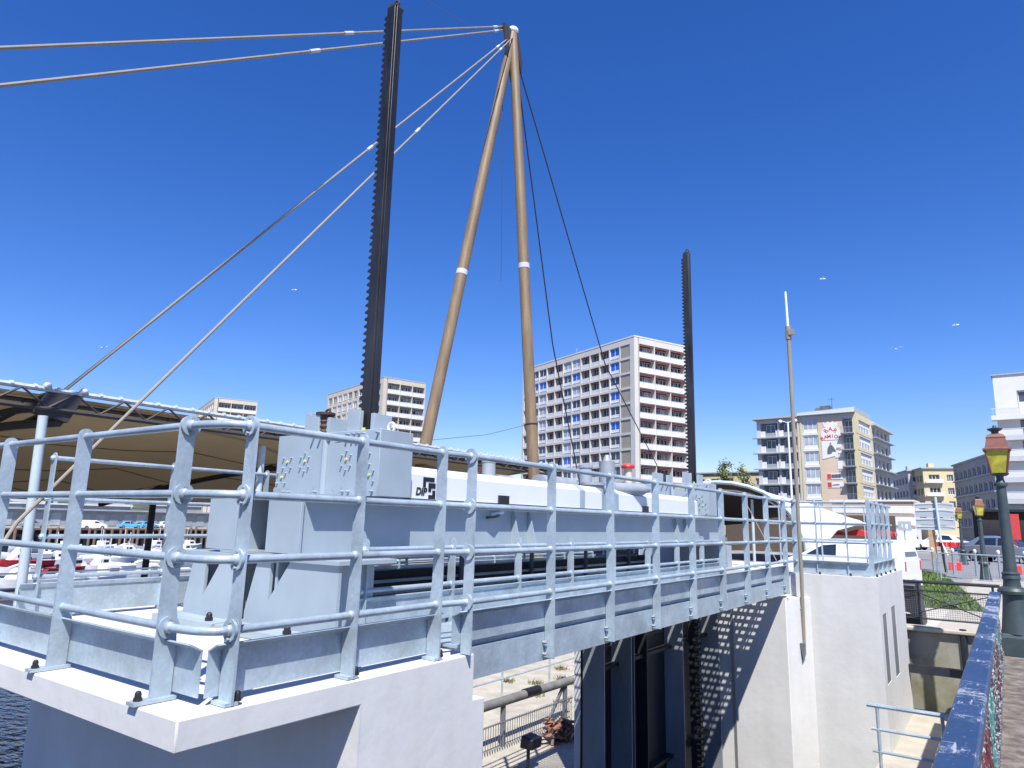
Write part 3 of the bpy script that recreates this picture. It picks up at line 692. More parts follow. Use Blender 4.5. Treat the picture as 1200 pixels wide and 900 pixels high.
# grass
gr = MB()
def inpoly():
    u, v = random.random(), random.random()
    a = V((-2.0,18.5,0)).lerp(V((-.55,18.5,0)), u); b_ = V((-4.6,37.5,0)).lerp(V((-2.3,33,0)), u); return a.lerp(b_, v)
for i in range(9000):
    p = inpoly(); h = random.uniform(.03,.10)*(1.6 if random.random() < .08 else 1); a = random.uniform(0,6.28); w = random.uniform(.012,.03)
    d = V((math.cos(a),math.sin(a),0)); ln = V((random.uniform(-.08,.08),random.uniform(-.08,.08),0))
    gr.add([p-d*w,p+d*w,p+ln+V((0,0,h))],[(0,1,2)])
tag(gr.build('grass', 'grass', smooth=False), 'strip of rough green grass beyond the mesh fence', 'grass', kind='stuff')
quadsheet('grass_bed', [(-2.05,18.3,.012),(-.5,18.3,.012),(-2.2,33.2,.012),(-4.7,37.8,.012)], mat('grass soil',(.07,.085,.03),.95,0,.4,3))

# ================================================================== STREET
def bollard(loc):
    t = thing('bollard', 'grey steel bollard with white ball top on the street edge', 'bollard', loc, group='white topped bollards by the street')
    m = MB(); m.lathe([(.05,0),(.045,.86),(.05,.88)], loc, 10); m.build('post', 'greyd', t)
    m = MB(); m.lathe([(.05,.88),(.065,.92),(.06,.98),(.02,1.02)], loc, 10); m.build('cap', 'white', t)
    return t
bo = bollard((-2.6, 33.5, 0))
bo['label'] = 'leftmost white topped bollard on the street edge, beside the big direction sign'
for p, lb in (((-1.9,33.3,0),'second white topped bollard from the direction sign'),((-1.15,33.0,0),'middle one of the five white topped bollards on the street edge'),((-.4,32.7,0),'fourth white topped bollard, next to the nearest street lamp shaft'),((.4,32.4,0),'rightmost white topped bollard on the street edge')): dup(bo, p, label=lb)
t = thing('crowd_barrier', 'pale galvanised crowd barrier across the grass strip', 'barrier', (-2.4, 28.5, 0))
m = MB(); m.tube([(-4.1,28.5,0.0),(-4.1,28.5,.98),(-2.2,28.5,.98),(-2.12,28.5,.9),(-2.12,28.5,0)], .022, 8); m.build('frame', 'galv', t)
m = MB(); m.tube([(-2.02,28.4,0),(-2.02,28.4,.93),(.6,28.0,.93),(.6,28.0,0)], .02, 8); m.tube([(-2.02,28.4,.12),(.6,28.0,.12)],.015,6); m.build('frame', 'galv', t)
m = MB()
for i in range(18): 
    x = -2.0+i*.15; y_ = 28.4-.4*(i/18); m.tube([(x,y_,.12),(x,y_,.93)],.006,5)
m.build('bars', 'galv', t)
def wb(loc, rz, label):
    t = thing('traffic_barrier', label, 'barrier', loc, rz, 'red plastic water barriers on the street')
    x, y, z = loc
    m = MB(); m.prism([(x-.5,y-.2,z),(x-.5,y+.2,z),(x-.5,y+.12,z+.3),(x-.5,y+.08,z+.55),(x-.5,y-.08,z+.55),(x-.5,y-.12,z+.3)],(1.0,0,0)); m.build('body', 'redp', t, bevel=.03)
    m = MB(); m.box((x-.06,y-.125,z+.38),(x+.06,y-.1,z+.44)); m.build('reflector', 'sign', t)
    return t
b1 = wb((0,0,0), 0, 'red plastic water barrier left of the silver car, beside the black sign post')
b1.location = (-2.05, 37.0, .01)
b1.scale = (.5,.6,.62)
dup(b1, (.05,36.4,.01), R(6), 'red plastic water barrier in front of the silver car bumper')
dup(b1, (1.3,36.2,.01), R(-5), 'red plastic water barrier at the right edge, right of the silver car')

def car(name, label, mm, L_=4.3, H_=1.45, W_=1.75, kind='car', group=None):
    """car along local +X (front at +X), centred at the origin"""
    t = thing(name, label, 'car' if kind == 'car' else 'van', group=group)
    h = L_/2; w = W_/2
    if kind == 'car':
        prof = [(-h,.28),(-h+.02,.62),(-h+.12,.88),(-h*.62,.93),(h*.30,.92),(h*.62,.84),(h-.1,.68),(h,.5),(h-.03,.25)]
        roof = [(-h+.35,.90),(-h*.52,H_-.06),(-h*.30,H_),(h*.02,H_-.02),(h*.42,.90)]
    else:
        prof = [(-h,.28),(-h,1.0),(-h+.02,1.02),(h*.45,1.0),(h*.72,.98),(h-.08,.82),(h,.55),(h-.03,.26)]
        roof = [(-h+.01,1.0),(-h+.10,H_-.08),(-h+.25,H_),(h*.12,H_-.01),(h*.30,H_-.12),(h*.66,.98)]
    m = MB(); m.prism([(x,-w,z) for x,z in prof],(0,W_,0)); body = m.build('body', mm, t, bevel=.06, seg=3)
    m = MB(); n = len(roof)
    ins = lambda z: w-.06-(z-.9)*.28
    m.add([(x,-ins(z),z) for x,z in roof]+[(x,ins(z),z) for x,z in roof], [tuple(range(n)),tuple(range(n,2*n))[::-1]]+[(i,i+1,n+i+1,n+i) for i in range(n-1)]+[(n-1,0,n,2*n-1)])
    m.build('cabin', mm, t, bevel=.05, seg=3)
    # glass panes slightly proud
    def pane(pts, nm='window'):
        q = MB(); q.add(pts, [tuple(range(len(pts)))]); q.build(nm, 'carglass', t, smooth=False)
    for sgn in (-1, 1):
        e = .004
        def S_(x, z): return (x, sgn*(ins(z)+e), z)
        if kind == 'car':
            pane([S_(-h*.58,.95),S_(-h*.08,.95),S_(-h*.08,H_-.09),S_(-h*.44,H_-.12)]); pane([S_(-h*.04,.95),S_(h*.33,.95),S_(h*.02,H_-.09),S_(-h*.04,H_-.09)])
        else:
            pane([S_(h*.02,1.04),S_(h*.52,1.04),S_(h*.24,H_-.2),S_(h*.02,H_-.16)])
    a, b_ = roof[-1], roof[-2]
    pane([(a[0]-.02,-w+.16,a[1]+.03),(a[0]-.02,w-.16,a[1]+.03),(b_[0]+.03,w-.3,b_[1]-.0),(b_[0]+.03,-w+.3,b_[1]-.0)], 'windscreen')
    if kind == 'car':
        a, b_ = roof[0], roof[1]
        pane([(a[0]+.02,-w+.2,a[1]+.06),(a[0]+.02,w-.2,a[1]+.06),(b_[0]-.04,w-.32,b_[1]-.05),(b_[0]-.04,-w+.32,b_[1]-.05)], 'rear_window')
    else: pane([(-h-.004+.03,-w+.25,1.08),(-h-.004+.03,w-.25,1.08),(-h+.055,w-.3,H_-.3),(-h+.055,-w+.3,H_-.3)], 'rear_window')
    for sx in (-.60, .62):
        for sy in (-1, 1):
            m = MB(); c = V((h*sx, sy*(w-.08), .31)); m.disc(c, (0,1,0), .31, .2, 18); o = m.build('wheel', 'tyre', t)
            m = MB(); m.disc(c+V((0,sy*.095,0)), (0,1,0), .19, .03, 12); m.build('rim', 'carsilver', o)
    for sy in (-1, 1):
        m = MB(); m.box((h-.16,sy*(w-.28)-.16,.58),(h+.0,sy*(w-.28)+.16,.70)); m.build('headlight', 'clear', t, bevel=.02)
        m = MB()
        if kind == 'car': m.box((-h-.01,sy*(w-.2)-.14,.66),(-h+.1,sy*(w-.2)+.14,.80))
        else: m.box((-h-.012,sy*(w-.1)-.06,.72),(-h+.1,sy*(w-.1)+.06,.98))
        m.build('tail_light', 'lens', t, bevel=.015)
    m = MB(); m.box((h-.04,-.45,.36),(h+.012,.45,.56)); m.build('grille', 'black', t, bevel=.02)
    m = MB(); m.box((-h-.015,-.26,.5),(-h,.26,.6)); m.build('number_plate', 'sign', t)
    return t
v = car('white_van', 'white van parked right behind the railing of the far white pier', 'carwhite', 4.0, 1.52, 1.75, 'van'); v.location = (-3.65, 21, 0); v.rotation_euler = (0,0,R(172)); v.scale = (.8,.9,.93)
sc = car('parked_car', 'silver grey saloon car on the street behind the lamp post', 'carsilver', 4.6, 1.45, 1.85); sc.location = (-.15, 50, .01); sc.rotation_euler = (0,0,R(-25))
def carcopy(src, loc, rz, label, mm):
    c = dup(src, loc, rz, label)
    for ch in c.children:
        if ch.name.split('.')[0] in ('body', 'cabin'):
            ch.data = ch.data.copy(); ch.data.materials[0] = MT[mm]
    return c
carcopy(sc, (-1.6, 66, .01), R(185), 'dark blue car in the shade before the dark shops, behind the smallest street lamp', 'carblue')
carcopy(v, (-8.2, 72, 0), R(178), 'small white van parked between the banded store and the sign panels', 'carwhite')
carcopy(sc, (-5.2, 74, 0), R(170), 'white car behind the timber trestle and the red barrier', 'carwhite')
# back of a large direction sign
t = thing('direction_sign', 'back of a big grey direction sign of four boards on a pole', 'sign', (-2.3, 34.7, 0))
m = MB(); m.tube([(-2.27,34.7,0),(-2.36,34.75,1.2)], .05, 10); m.build('lower_post', 'black', t)
m = MB(); m.tube([(-2.36,34.75,1.2),(-2.42,34.8,3.1)], .05, 10); m.build('upper_post', 'pole', t)
for (z0, z1) in ((2.62,2.86),(2.25,2.58),(1.93,2.22),(1.72,1.91)):
    m = MB(); m.prism([(-3.22,34.9,z1),(-3.22,34.88,z0),(-3.22,34.99,z0),(-3.22,34.99,z1)],(1.42,0,0)); m.build('board', 'signgrey', t)
    m = MB(); m.add([(-3.2,34.86,z1-.005),(-1.82,34.86,z1-.005),(-1.82,34.87,z1-.09),(-2.4,34.875,z1-.04),(-3.2,34.87,z1-.09)],[(0,1,2,3,4)]); m.build('rib', 'sign', t, smooth=False)
t = thing('street_sign', 'small square blue grey sign on a thin post in front of the banded store', 'sign', (-4.75, 45, 0))
m = MB(); m.tube([(-4.75,45,0),(-4.75,45,2.15)],.035,8); m.build('post', 'greyd', t)
m = MB(); m.box((-5.04,44.94,1.67),(-4.4,44.96,2.17)); m.build('panel', 'signgrey', t)
m = MB(); m.add([(-4.68,44.93,1.78),(-4.56,44.93,1.76),(-4.54,44.93,1.95),(-4.60,44.93,2.05),(-4.70,44.93,1.98)],[(0,1,2,3,4)]); m.add([(-4.86,44.93,1.86),(-4.82,44.93,1.80),(-4.80,44.93,2.0),(-4.87,44.93,2.05)],[(0,1,2,3)]); m.build('pictogram', 'sign', t, smooth=False)
t = thing('timber_trestle', 'tall raw timber trestle leaning on the street left of the big direction sign', 'trestle', (-3.5, 48, 0))
m = MB(); m.box((-3.85,47.9,0),(-3.5,48.1,1.9)); m.build('upright', 'wood', t)
m = MB(); m.bar((-3.55,47.85,1.95),(-2.95,47.4,.35),.09,.05); m.build('brace', 'sign', t)
for i, (x, z0, z1, w) in enumerate(((.35,1.3,2.75,.42),(1.15,.2,2.85,.6))):
    m = MB(); m.box((x-w/2,50,z0),(x+w/2,50.06,z1)); m.tube([(x,50.03,0),(x,50.03,z0)],.03,8)
    tag(m.build('signboard', 'signred', base=(x,50,0)), ('small red signboard left of the bigger one at the right edge','tall red signboard at the right edge of the picture')[i], 'sign')
t = thing('site_fence', 'orange plastic site fence beyond the red signboards', 'fence', (.2, 56, 0))
m = MB(); 
for z in (.2,.4,.6,.8,1.0): m.box((-.35,56,z),(1.3,56.02,z+.1))
m.build('netting', mat('orange netting',(.65,.16,.05),.7), t)
for x in (-.35,.5,1.3):
    m = MB(); m.tube([(x,56.05,0),(x,56.05,1.2)],.03,6); m.build('stake', 'wood', t)
for i, x in enumerate((-4.3,-3.9,-3.4,-2.9)):
    m = MB(); m.box((x,58,.0),(x+.06,58.06,1.0)); m.box((x-.2,58.07,.62),(x+.28,58.1,.95))
    tag(m.build('site_marker', 'redp', base=(x,58,0)), ('leftmost','second','third','rightmost')[i]+' red site marker post with red board behind the timber trestle', 'marker', 'red site markers across the street')

# ================================================================== BUILDINGS
def face_box(mb, f, a0, a1, d0, d1, z0, z1):
    if f == 'L': mb.box((d0, a0, z0), (d1, a1, z1))
    else: mb.box((a0, d0, z0), (a1, d1, z1))
def face_quad(mb, f, pts, d):
    mb.add([((d, a, z) if f == 'L' else (a, d, z)) for a, z in pts], [tuple(range(len(pts)))])
class Bld:
    def __init__(s, name, label, cat, P, ang, wu, wv, H, rec=(.9, .9), wall='cream', core='brown', group=None, z0=0):
        s.t = thing(name, label, cat, (P[0], P[1], z0), R(ang), group); s.wu, s.wv, s.H = wu, wv, H; s.rec = dict(L=rec[0], R=rec[1]); s.wall = wall
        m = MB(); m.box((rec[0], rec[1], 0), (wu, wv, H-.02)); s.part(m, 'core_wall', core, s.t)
        s.fr = MB(); s.n = 0
    def part(s, mb, name, m, par, smooth=False):
        o = mb.build(name, m, None, smooth); o.parent = par
        return o
    def grid(s, f, W, cols, rows):
        """solid wall everywhere except the (a0,a1) x (z0,z1) openings"""
        r = s.rec[f]; z = 0; off = r if f == 'R' else 0
        for (z0, z1) in sorted(rows)+[(s.H, s.H)]:
            if z0 > z: face_box(s.fr, f, off if f == 'R' else 0, W, 0, r, z, z0)
            if z1 > z0:
                a = off
                for (a0, a1) in sorted(cols)+[(W, W)]:
                    if a0 > a: face_box(s.fr, f, a, a0, 0, r, z0, z1)
                    a = a1
            z = z1
    def finish(s): s.part(s.fr, 'wall', s.wall, s.t)
    def window(s, f, a0, a1, z0, z1, d, pane='pane', mull=1, sill=True, fw=.07, low=0, frame='winf', shutter=0):
        m = MB()
        face_box(m, f, a0, a1, d-.05, d+.02, z0, z0+fw); face_box(m, f, a0, a1, d-.05, d+.02, z1-fw, z1)
        face_box(m, f, a0, a0+fw, d-.05, d+.02, z0+fw, z1-fw); face_box(m, f, a1-fw, a1, d-.05, d+.02, z0+fw, z1-fw)
        for k in range(mull):
            c = a0+(a1-a0)*(k+1)/(mull+1); face_box(m, f, c-fw*.6, c+fw*.6, d-.05, d+.02, z0+fw, z1-fw)
        if low: face_box(m, f, a0+fw, a1-fw, d-.04, d+.015, z0+fw, z0+low)
        if shutter: face_box(m, f, a0+fw, a1-fw, d-.045, d+.01, z1-fw-shutter*(z1-z0), z1-fw-.003)
        if sill: face_box(m, f, a0-.05, a1+.05, d-.12, d-.051, z0-.08, z0-.002)
        o = s.part(m, 'window', frame, s.t)
        m = MB(); face_quad(m, f, [(a0+fw*.9,z0+fw*.9),(a1-fw*.9,z0+fw*.9),(a1-fw*.9,z1-fw*.9),(a0+fw*.9,z1-fw*.9)], d); s.part(m, 'pane', pane, o)
        return o
    def balcony(s, f, a0, a1, z0, h, d0, name='balcony', m_='bwhite', slab=.14, rail=False):
        m = MB(); face_box(m, f, a0, a1, d0, d0+.09, z0+(.08 if rail else 0), z0+h)
        if slab: face_box(m, f, a0-.001, a1+.001, d0-.03, d0+.4, z0-slab, z0)
        return s.part(m, name, m_, s.t)

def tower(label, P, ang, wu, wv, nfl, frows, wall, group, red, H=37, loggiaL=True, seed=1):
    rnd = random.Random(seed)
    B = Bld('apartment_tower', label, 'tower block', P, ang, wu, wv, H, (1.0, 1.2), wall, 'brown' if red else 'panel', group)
    fl = 2.92; top = H-1.25
    rows = [(top-fl*(k+1)+.42, top-fl*k) for k in range(frows)]
    if loggiaL:
        cols = []; a = 1.1
        pat = ['P','W','B','B','B','W','W','B','B','W','W','B']
        wd = (wv-1.6)/len(pat)
        for p in pat: cols.append((a+.14, a+wd-.14, p)); a += wd
    else:
        n = 10; wd = (wv-1.6)/n; cols = [(1.1+wd*i+.5, 1.1+wd*(i+1)-.5, 'W') for i in range(n)]
    B.grid('L', wv, [(c[0], c[1]) for c in cols], rows)
    for (z0, z1) in rows:
        for (a0, a1, p) in cols:
            if p == 'P':
                m = MB(); face_box(m, 'L', a0+.01, a1-.01, .12, .3, z0+.01, z1-.01); B.part(m, 'pebble_panel', 'panel', B.t)
            elif p == 'W':
                r_ = rnd.random(); pn = 'paneb' if (r_ < .34 and loggiaL) else ('panel_light' if r_ < .6 else 'pane')
                B.window('L', a0+.02, a1-.02, z0+(.45 if loggiaL else .75), z1-.02, .22, pn, 1 if loggiaL else 1, low=.0 if not loggiaL else .5)
                m = MB(); face_box(m, 'L', a0+.02, a1-.02, .18, .30, z0+.005, z0+(.44 if loggiaL else .74)); B.part(m, 'spandrel', 'bwhite' if loggiaL else wall, B.t)
            else:
                B.balcony('L', a0+.005, a1-.005, z0+.003, .88, .10, slab=0)
                B.window('L', a0+.1, a1-.1, z0+.1, z1-.15, .93, 'pane', 2, False, .06)
                if red:
                    m = MB(); face_box(m, 'L', a0+.005, a1-.005, .12, .2, z1-.22, z1-.004); B.part(m, 'red_lintel', 'red', B.t)
    n = 3; wd = (wu-1.35)/n
    colsR = [(1.25+wd*i+.01, 1.25+wd*(i+1)-.18) for i in range(n)]
    B.grid('R', wu, colsR, rows)
    for (z0, z1) in rows:
        for (a0, a1) in colsR:
            o = B.balcony('R', a0-.02, a1+.02, z0+.01, .78, -.12, 'loggia', 'bwhite' if not red else 'bwarm', .22)
            m = MB(); face_box(m, 'R', a0+.02, a1-.02, -.09, -.05, z0+.86, z0+.93)
            for k in range(7): c = a0+.1+(a1-a0-.2)*k/6; face_box(m, 'R', c-.02, c+.02, -.09, -.05, z0+.77, z0+.87)
            B.part(m, 'handrail', 'bwhite', o)
            m = MB(); face_box(m, 'R', (a0+a1)/2-.1, (a0+a1)/2+1.1, -.16, -.121, z0+.05, z0+.74); B.part(m, 'front_panel', 'bwhite', o)
            B.window('R', a0+.1, (a0+a1)/2-.1, z0+.1, z1-.35, 1.12, 'pane', 1, False, .08)
            B.window('R', (a0+a1)/2+.2, a1-.1, z0+.1, z1-.35, 1.12, 'panel_light' if rnd.random() < .35 else 'pane', 1, False, .08)
            if red:
                m = MB(); face_box(m, 'R', a0, a1, .1, .2, z1-.3, z1-.004); B.part(m, 'red_lintel', 'red', B.t)
    m = MB(); m.box((-.06,-.06,H-.02),(wu,wv,H+.22)); B.part(m, 'roof', 'roofgrey' if not red else 'bwhite', B.t)
    m = MB(); m.box((wu*.35,wv*.35,H+.22),(wu*.7,wv*.5,H+1.3)); B.part(m, 'roof_house', wall, B.t)
    m = MB(); m.tube([(wu*.3,wv*.6,H+.2),(wu*.3,wv*.6,H+3)],.05,6); m.tube([(wu*.3-.4,wv*.6,H+2.6),(wu*.3+.4,wv*.6,H+2.6)],.03,5); B.part(m, 'aerial', 'greyd', B.t)
    B.finish(); return B
tower('biggest apartment tower with red-edged loggias and blue blinds, right of the tan mast', (-55.26,118.46), 67.25, 13.66, 38.77, 12, 11, 'creamw', 'apartment towers beyond the harbour', True, seed=3)
tower('cream apartment tower half hidden by the nearer dark rack, left of the tan mast', (-126.67,122.98), 72.5, 12.26, 35.58, 12, 7, 'cream', 'apartment towers beyond the harbour', False, loggiaL=False, seed=5)
tower('smallest apartment tower just peeping over the tent roof edge at left', (-196.28,119.94), 67.5, 12.66, 35.78, 12, 3, 'cream', 'apartment towers beyond the harbour', False, loggiaL=False, seed=8)

# --- bar building
B = Bld('apartment_building', 'yellow and grey corner apartment building with a bar sign painted on its end wall', 'building', (-19.3,127.3), 86, 26.5, 16.6, 21, (1.1, 1.1), 'greyrender', 'bluegrey')
H = 21; fl = 2.78
rows = [(H-.9-fl*(k+1)+.35, H-.9-fl*k) for k in range(6)]
B.grid('L', 16.6, [(.55,2.1),(6.1,8.5),(9.6,12.6),(12.9,15.9)], rows)
m = MB(); m.box((-.05,2.25,0),(-.003,5.75,H-.5)); B.part(m, 'painted_end_wall', 'peach', B.t)
m = MB(); m.box((-.06,-.05,0),(-.003,.5,H-.2)); m.box((-.06,2.1,0),(-.003,2.249,H-.5)); m.box((-.06,5.751,0),(-.003,6.05,H-.5)); m.box((-.12,8.7,0),(-.003,9.0,H-.4)); m.box((-.12,9.2,0),(-.003,9.45,H-.4)); B.part(m, 'pilaster', 'yellowwall', B.t)
for (z0, z1) in rows:
    B.window('L', 6.15, 8.45, z0+.35, z1-.02, .1, 'panel_light', 2, low=.55)
    o = B.balcony('L', 6.0, 8.6, z0+.0, .3, -.05, 'balcony', 'bwhite', .12)
    for a0 in (10.2, 13.4):
        B.window('L', a0, a0+1.6, z0+.1, z1-.25, .5, 'pane', 1, False)
        B.balcony('L', a0-.05, a0+1.65, z0+.0, .72, .2, 'balcony', 'greyd', 0)
    m = MB(); face_box(m, 'L', 9.6, 10.1, .1, .2, z0, z0+1.1); face_box(m, 'L', 11.9, 13.3, .1, .2, z0, z0+1.1); face_box(m, 'L', 15.1, 15.9, .1, .2, z0, z0+1.1); B.part(m, 'parapet_panel', 'bwhite', B.t)
    m = MB(); face_box(m, 'L', 9.4, 17.3, -.5, -.001, z0-.30, z0-.12); B.part(m, 'floor_slab', 'greyd', B.t)
    m = MB(); face_box(m, 'L', .3, 2.3, -.9, -.001, z0-.25, z0-.08); B.part(m, 'balcony_slab', 'greyd', B.t)
    m = MB()
    for k in range(9): face_box(m, 'L', .35+k*.23, .38+k*.23, -.88, -.86, z0-.08, z0+.85)
    face_box(m, 'L', .3, 2.3, -.9, -.85, z0+.85, z0+.9); B.part(m, 'balcony_railing', 'greyd', B.t)
    B.window('L', .7, 1.9, z0+.05, z1-.3, 1.0, 'pane', 1, False)
rr = [(z0+.5, z1-.1) for z0, z1 in rows]
B.grid('R', 26.5, [(2.0,10.2),(12.0,25.6)], rr)
m = MB(); m.box((-.06,-.05,0),(11.4,-.003,rows[-1][0]+.4))
for z0, z1 in rr: m.box((-.05,-.05,z0-.62),(11.4,-.003,z0-.02))
m.box((-.05,-.05,H-1.0),(11.4,-.003,H)); 
for (z0, z1) in rr:
    m.box((-.05,-.049,z0-.02),(1.9,-.003,z1+.02)); m.box((10.3,-.049,z0-.02),(11.4,-.003,z1+.02))
B.part(m, 'side_wall', 'yellowwall', B.t)
for (z0, z1) in rr:
    B.window('R', 2.1, 10.1, z0+.05, z1-.05, .25, 'panel_light', 3, shutter=.45)
    for k in range(4): B.window('R', 12.3+k*3.3, 14.9+k*3.3, z0+.05, z1-.05, .9, 'pane', 1, False)
    for k in range(5):
        m = MB(); face_box(m, 'R', 12.0+k*3.3, 12.35+k*3.3, .1, .4, z0, z1); B.part(m, 'mullion_fin', 'bwhite', B.t)
    m = MB(); face_box(m, 'R', 11.4, 26.6, -.8, -.001, z0-.3, z0-.12); B.part(m, 'floor_slab', 'greyd', B.t)
m = MB(); m.prism([(-.7,-.05,H+.0),(-.7,9.2,H),(-.5,9.2,H+.5),(-.3,-.05,H+.9)],(11,0,0)); m.box((-.9,9.2,H-.2),(20,17.2,H+.12)); m.box((11,-.7,H-.9),(27,9,H-.55)); B.part(m, 'roof', 'roofgrey', B.t)
m = MB(); m.box((2.5,4.5,H+.4),(4,6.2,H+1.9)); m.tube([(2,4.0,H+.4),(2,4.0,H+3.2)],.06,6); m.tube([(2,3.4,H+2.9),(2,4.6,H+2.9)],.04,5); m.disc((2.5,6.6,H+1.2),(1,.3,0),.5,.1,12); B.part(m, 'chimney', 'darkgrey', B.t)
# signs on the end wall: face is x=-.05, reading direction is -y
def poly_part(pts, d, name, mm, par, th=.06):
    m = MB(); m.prism([(d, a, z) for a, z in pts], (-th, 0, 0)); return B.part(m, name, mm, par)
zc = H-1.9
arch = [(2.45,zc-2.55),(5.55,zc-2.55),(5.55,zc-1.4)]+[(4.0+1.55*math.cos(k*math.pi/10), zc-1.4+1.2*math.sin(k*math.pi/10)) for k in range(1,10)]+[(2.45,zc-1.4)]
so_ = poly_part(arch, -.055, 'bar_sign', 'sign', B.t)
crown = [(3.0,zc-.32),(5.0,zc-.32),(5.25,zc+.55),(4.7,zc+.2),(4.45,zc+.65),(4.0,zc+.3),(3.55,zc+.65),(3.3,zc+.2),(2.75,zc+.55)]
poly_part(crown, -.056, 'crown', 'sign', so_, .05)
for txt, rad, size, cz, spread in (('BAR', 1.1, 1.0, zc-1.85, .72), ('RAMIOT', 3.2, .82, zc-5.1, .178)):
    n = len(txt); mbx = MB()
    for k, ch in enumerate(txt):
        a = (k-(n-1)/2)*spread
        ox = rad*math.sin(a); oz = cz+rad*math.cos(a)
        xd = V((0,-math.cos(a),-math.sin(a))); yd = V((0,-math.sin(a),math.cos(a)))
        q = text_mb(ch, size, V((-.122, 4.0-ox, oz))-yd*.3, xd, yd, .01, 'CENTER', bold=.018); mbx.add(q.v, q.f)
    B.part(mbx, 'lettering', 'signred', so_)
z1 = zc-2.7
o = poly_part([(2.4,z1-2.9),(3.5,z1-2.9),(3.5,z1-2.6),(5.55,z1-3.1),(5.55,z1),(2.4,z1)], -.055, 'painted_poster', 'sign', B.t)
poly_part([(4.75,z1-2.3),(4.65,z1-1.3),(4.35,z1-.8),(3.9,z1-.75),(3.6,z1-1.2),(3.3,z1-1.9),(3.9,z1-1.9),(4.1,z1-2.25)], -.118, 'figure', 'darkgrey', o, .01)
poly_part([(4.25,z1-.75),(4.3,z1-.4),(4.1,z1-.25),(3.95,z1-.45),(4.0,z1-.75)], -.118, 'figure_head', 'panel', o, .01)
poly_part([(3.4,z1-1.6),(2.5,z1-1.75),(2.5,z1-1.2),(3.2,z1-1.2)], -.118, 'tray', 'panel', o, .01)
poly_part([(2.35,z1-4.8),(3.2,z1-4.8),(3.2,z1-3.2),(2.35,z1-3.2)], -.055, 'small_notice', 'sign', B.t, .05)
for dz, nm in ((6.5, 'a'), (7.9, 'b')):
    za = z1-dz
    o = poly_part([(2.55,za),(4.95,za),(4.95,za+.95),(2.55,za+.95)], -.055, 'advert_board', 'sign', B.t)
    poly_part([(4.35,za+.08),(4.93,za+.08),(4.93,za+.9),(4.35,za+.9)], -.118, 'red_block', 'signred', o, .01)
    if nm == 'a': poly_part([(2.9,za+.2),(4.3,za+.2),(4.3,za+.8),(2.9,za+.85)], -.118, 'dark_band', 'darkgrey', o, .01)
    else: poly_part([(3.0,za+.4),(4.3,za+.3),(4.2,za+.5),(3.3,za+.6)], -.118, 'dark_band', 'darkgrey', o, .01)
B.finish()
t = thing('tall_street_light', 'tall twin-armed grey street light before the bar building', 'street light', (-32, 120, 0))
m = MB(); m.lathe([(.22,0),(.14,19.0)], (-30.2,120,0), 8); m.build('mast', 'sign', t)
for s_ in (-1,1):
    m = MB(); m.tube([(-30.2,120,18.8),(-30.2+s_*1.0,120,19.2)],.07,6); m.ball((-30.2+s_*1.2,120,19.1),.32,5); m.build('lamp_head', 'sign', t)
t.location = (-30.2,120,0)

def plain_block(label, P, ang, wu, wv, H, wall, colsL, colsR, fl, rec=.5, core='bluegrey', nrow=5, roofm='roofgrey', paneL='pane', top=1.0):
    B = Bld('apartment_building', label, 'building', P, ang, wu, wv, H, (rec, rec), wall, core)
    rows = [(H-top-fl*(k+1)+fl*.42, H-top-fl*k-.2) for k in range(nrow)]
    if colsL:
        B.grid('L', wv, colsL, rows)
        for z in rows:
            for c in colsL: B.window('L', c[0]+.01, c[1]-.01, z[0]+.01, z[1]-.01, rec*.5, paneL, 1)
    else: face_box(B.fr, 'L', 0, wv, 0, rec, 0, H)
    if colsR:
        B.grid('R', wu, colsR, rows)
        for z in rows:
            for c in colsR: B.window('R', c[0]+.01, c[1]-.01, z[0]+.01, z[1]-.01, rec*.5, 'pane', 2)
    else: face_box(B.fr, 'R', rec, wu, 0, rec, 0, H)
    m = MB(); m.box((-.35,-.35,H),(wu,wv,H+.25)); B.part(m, 'roof', roofm, B.t)
    m = MB(); m.box((wu*.3,wv*.2,H+.25),(wu*.3+1,wv*.2+1.4,H+1.3)); B.part(m, 'chimney', wall, B.t)
    return B, rows
B, rows = plain_block('dark shaded grey apartment block with rows of narrow windows, left of the white building', (-.9,124), 15.5, 10, 22.8, 13, 'bluegrey', [(1+i*2.7,2.9+i*2.7) for i in range(8)], [(1.5,3.5),(5.5,7.5)], 2.6, nrow=4)
for z in rows:
    m = MB(); face_box(m, 'L', 0, 22.8, -.3, -.001, z[0]-.35, z[0]-.15); B.part(m, 'floor_slab', 'greyd', B.t)
B.finish()
B, rows = plain_block('cream apartment block with dark side and four floors of white windows', (-13,162), 19.25, 5.8, 12.2, 14, 'yellowwall', [(1+i*2.3,2.4+i*2.3) for i in range(5)], [(1.0,2.9),(4.2,5.3)], 2.6, nrow=4, core='brown')
for z in rows:
    m = MB(); face_box(m, 'R', .2, 3.4, -.6, -.001, z[0]-.35, z[0]-.15); face_box(m, 'R', .2, 3.4, -.6, -.55, z[0]-.15, z[0]+.4); B.part(m, 'balcony', 'bwhite', B.t)
B.finish()
B, rows = plain_block('long dark sided apartment block with blue grey roof, right of the bar building', (-16.2,168), 19, 2.6, 17, 14, 'greyrender', [(1+i*2.6,2.6+i*2.6) for i in range(6)], [(.9,2.1)], 2.7, nrow=4, core='brown')
for z in rows:
    m = MB(); face_box(m, 'R', .5, 2.7, -.5, -.001, z[0]-.35, z[0]-.15); face_box(m, 'R', .5, 2.7, -.5, -.45, z[0]-.15, z[0]+.4); B.part(m, 'balcony', 'bwhite', B.t)
B.finish()
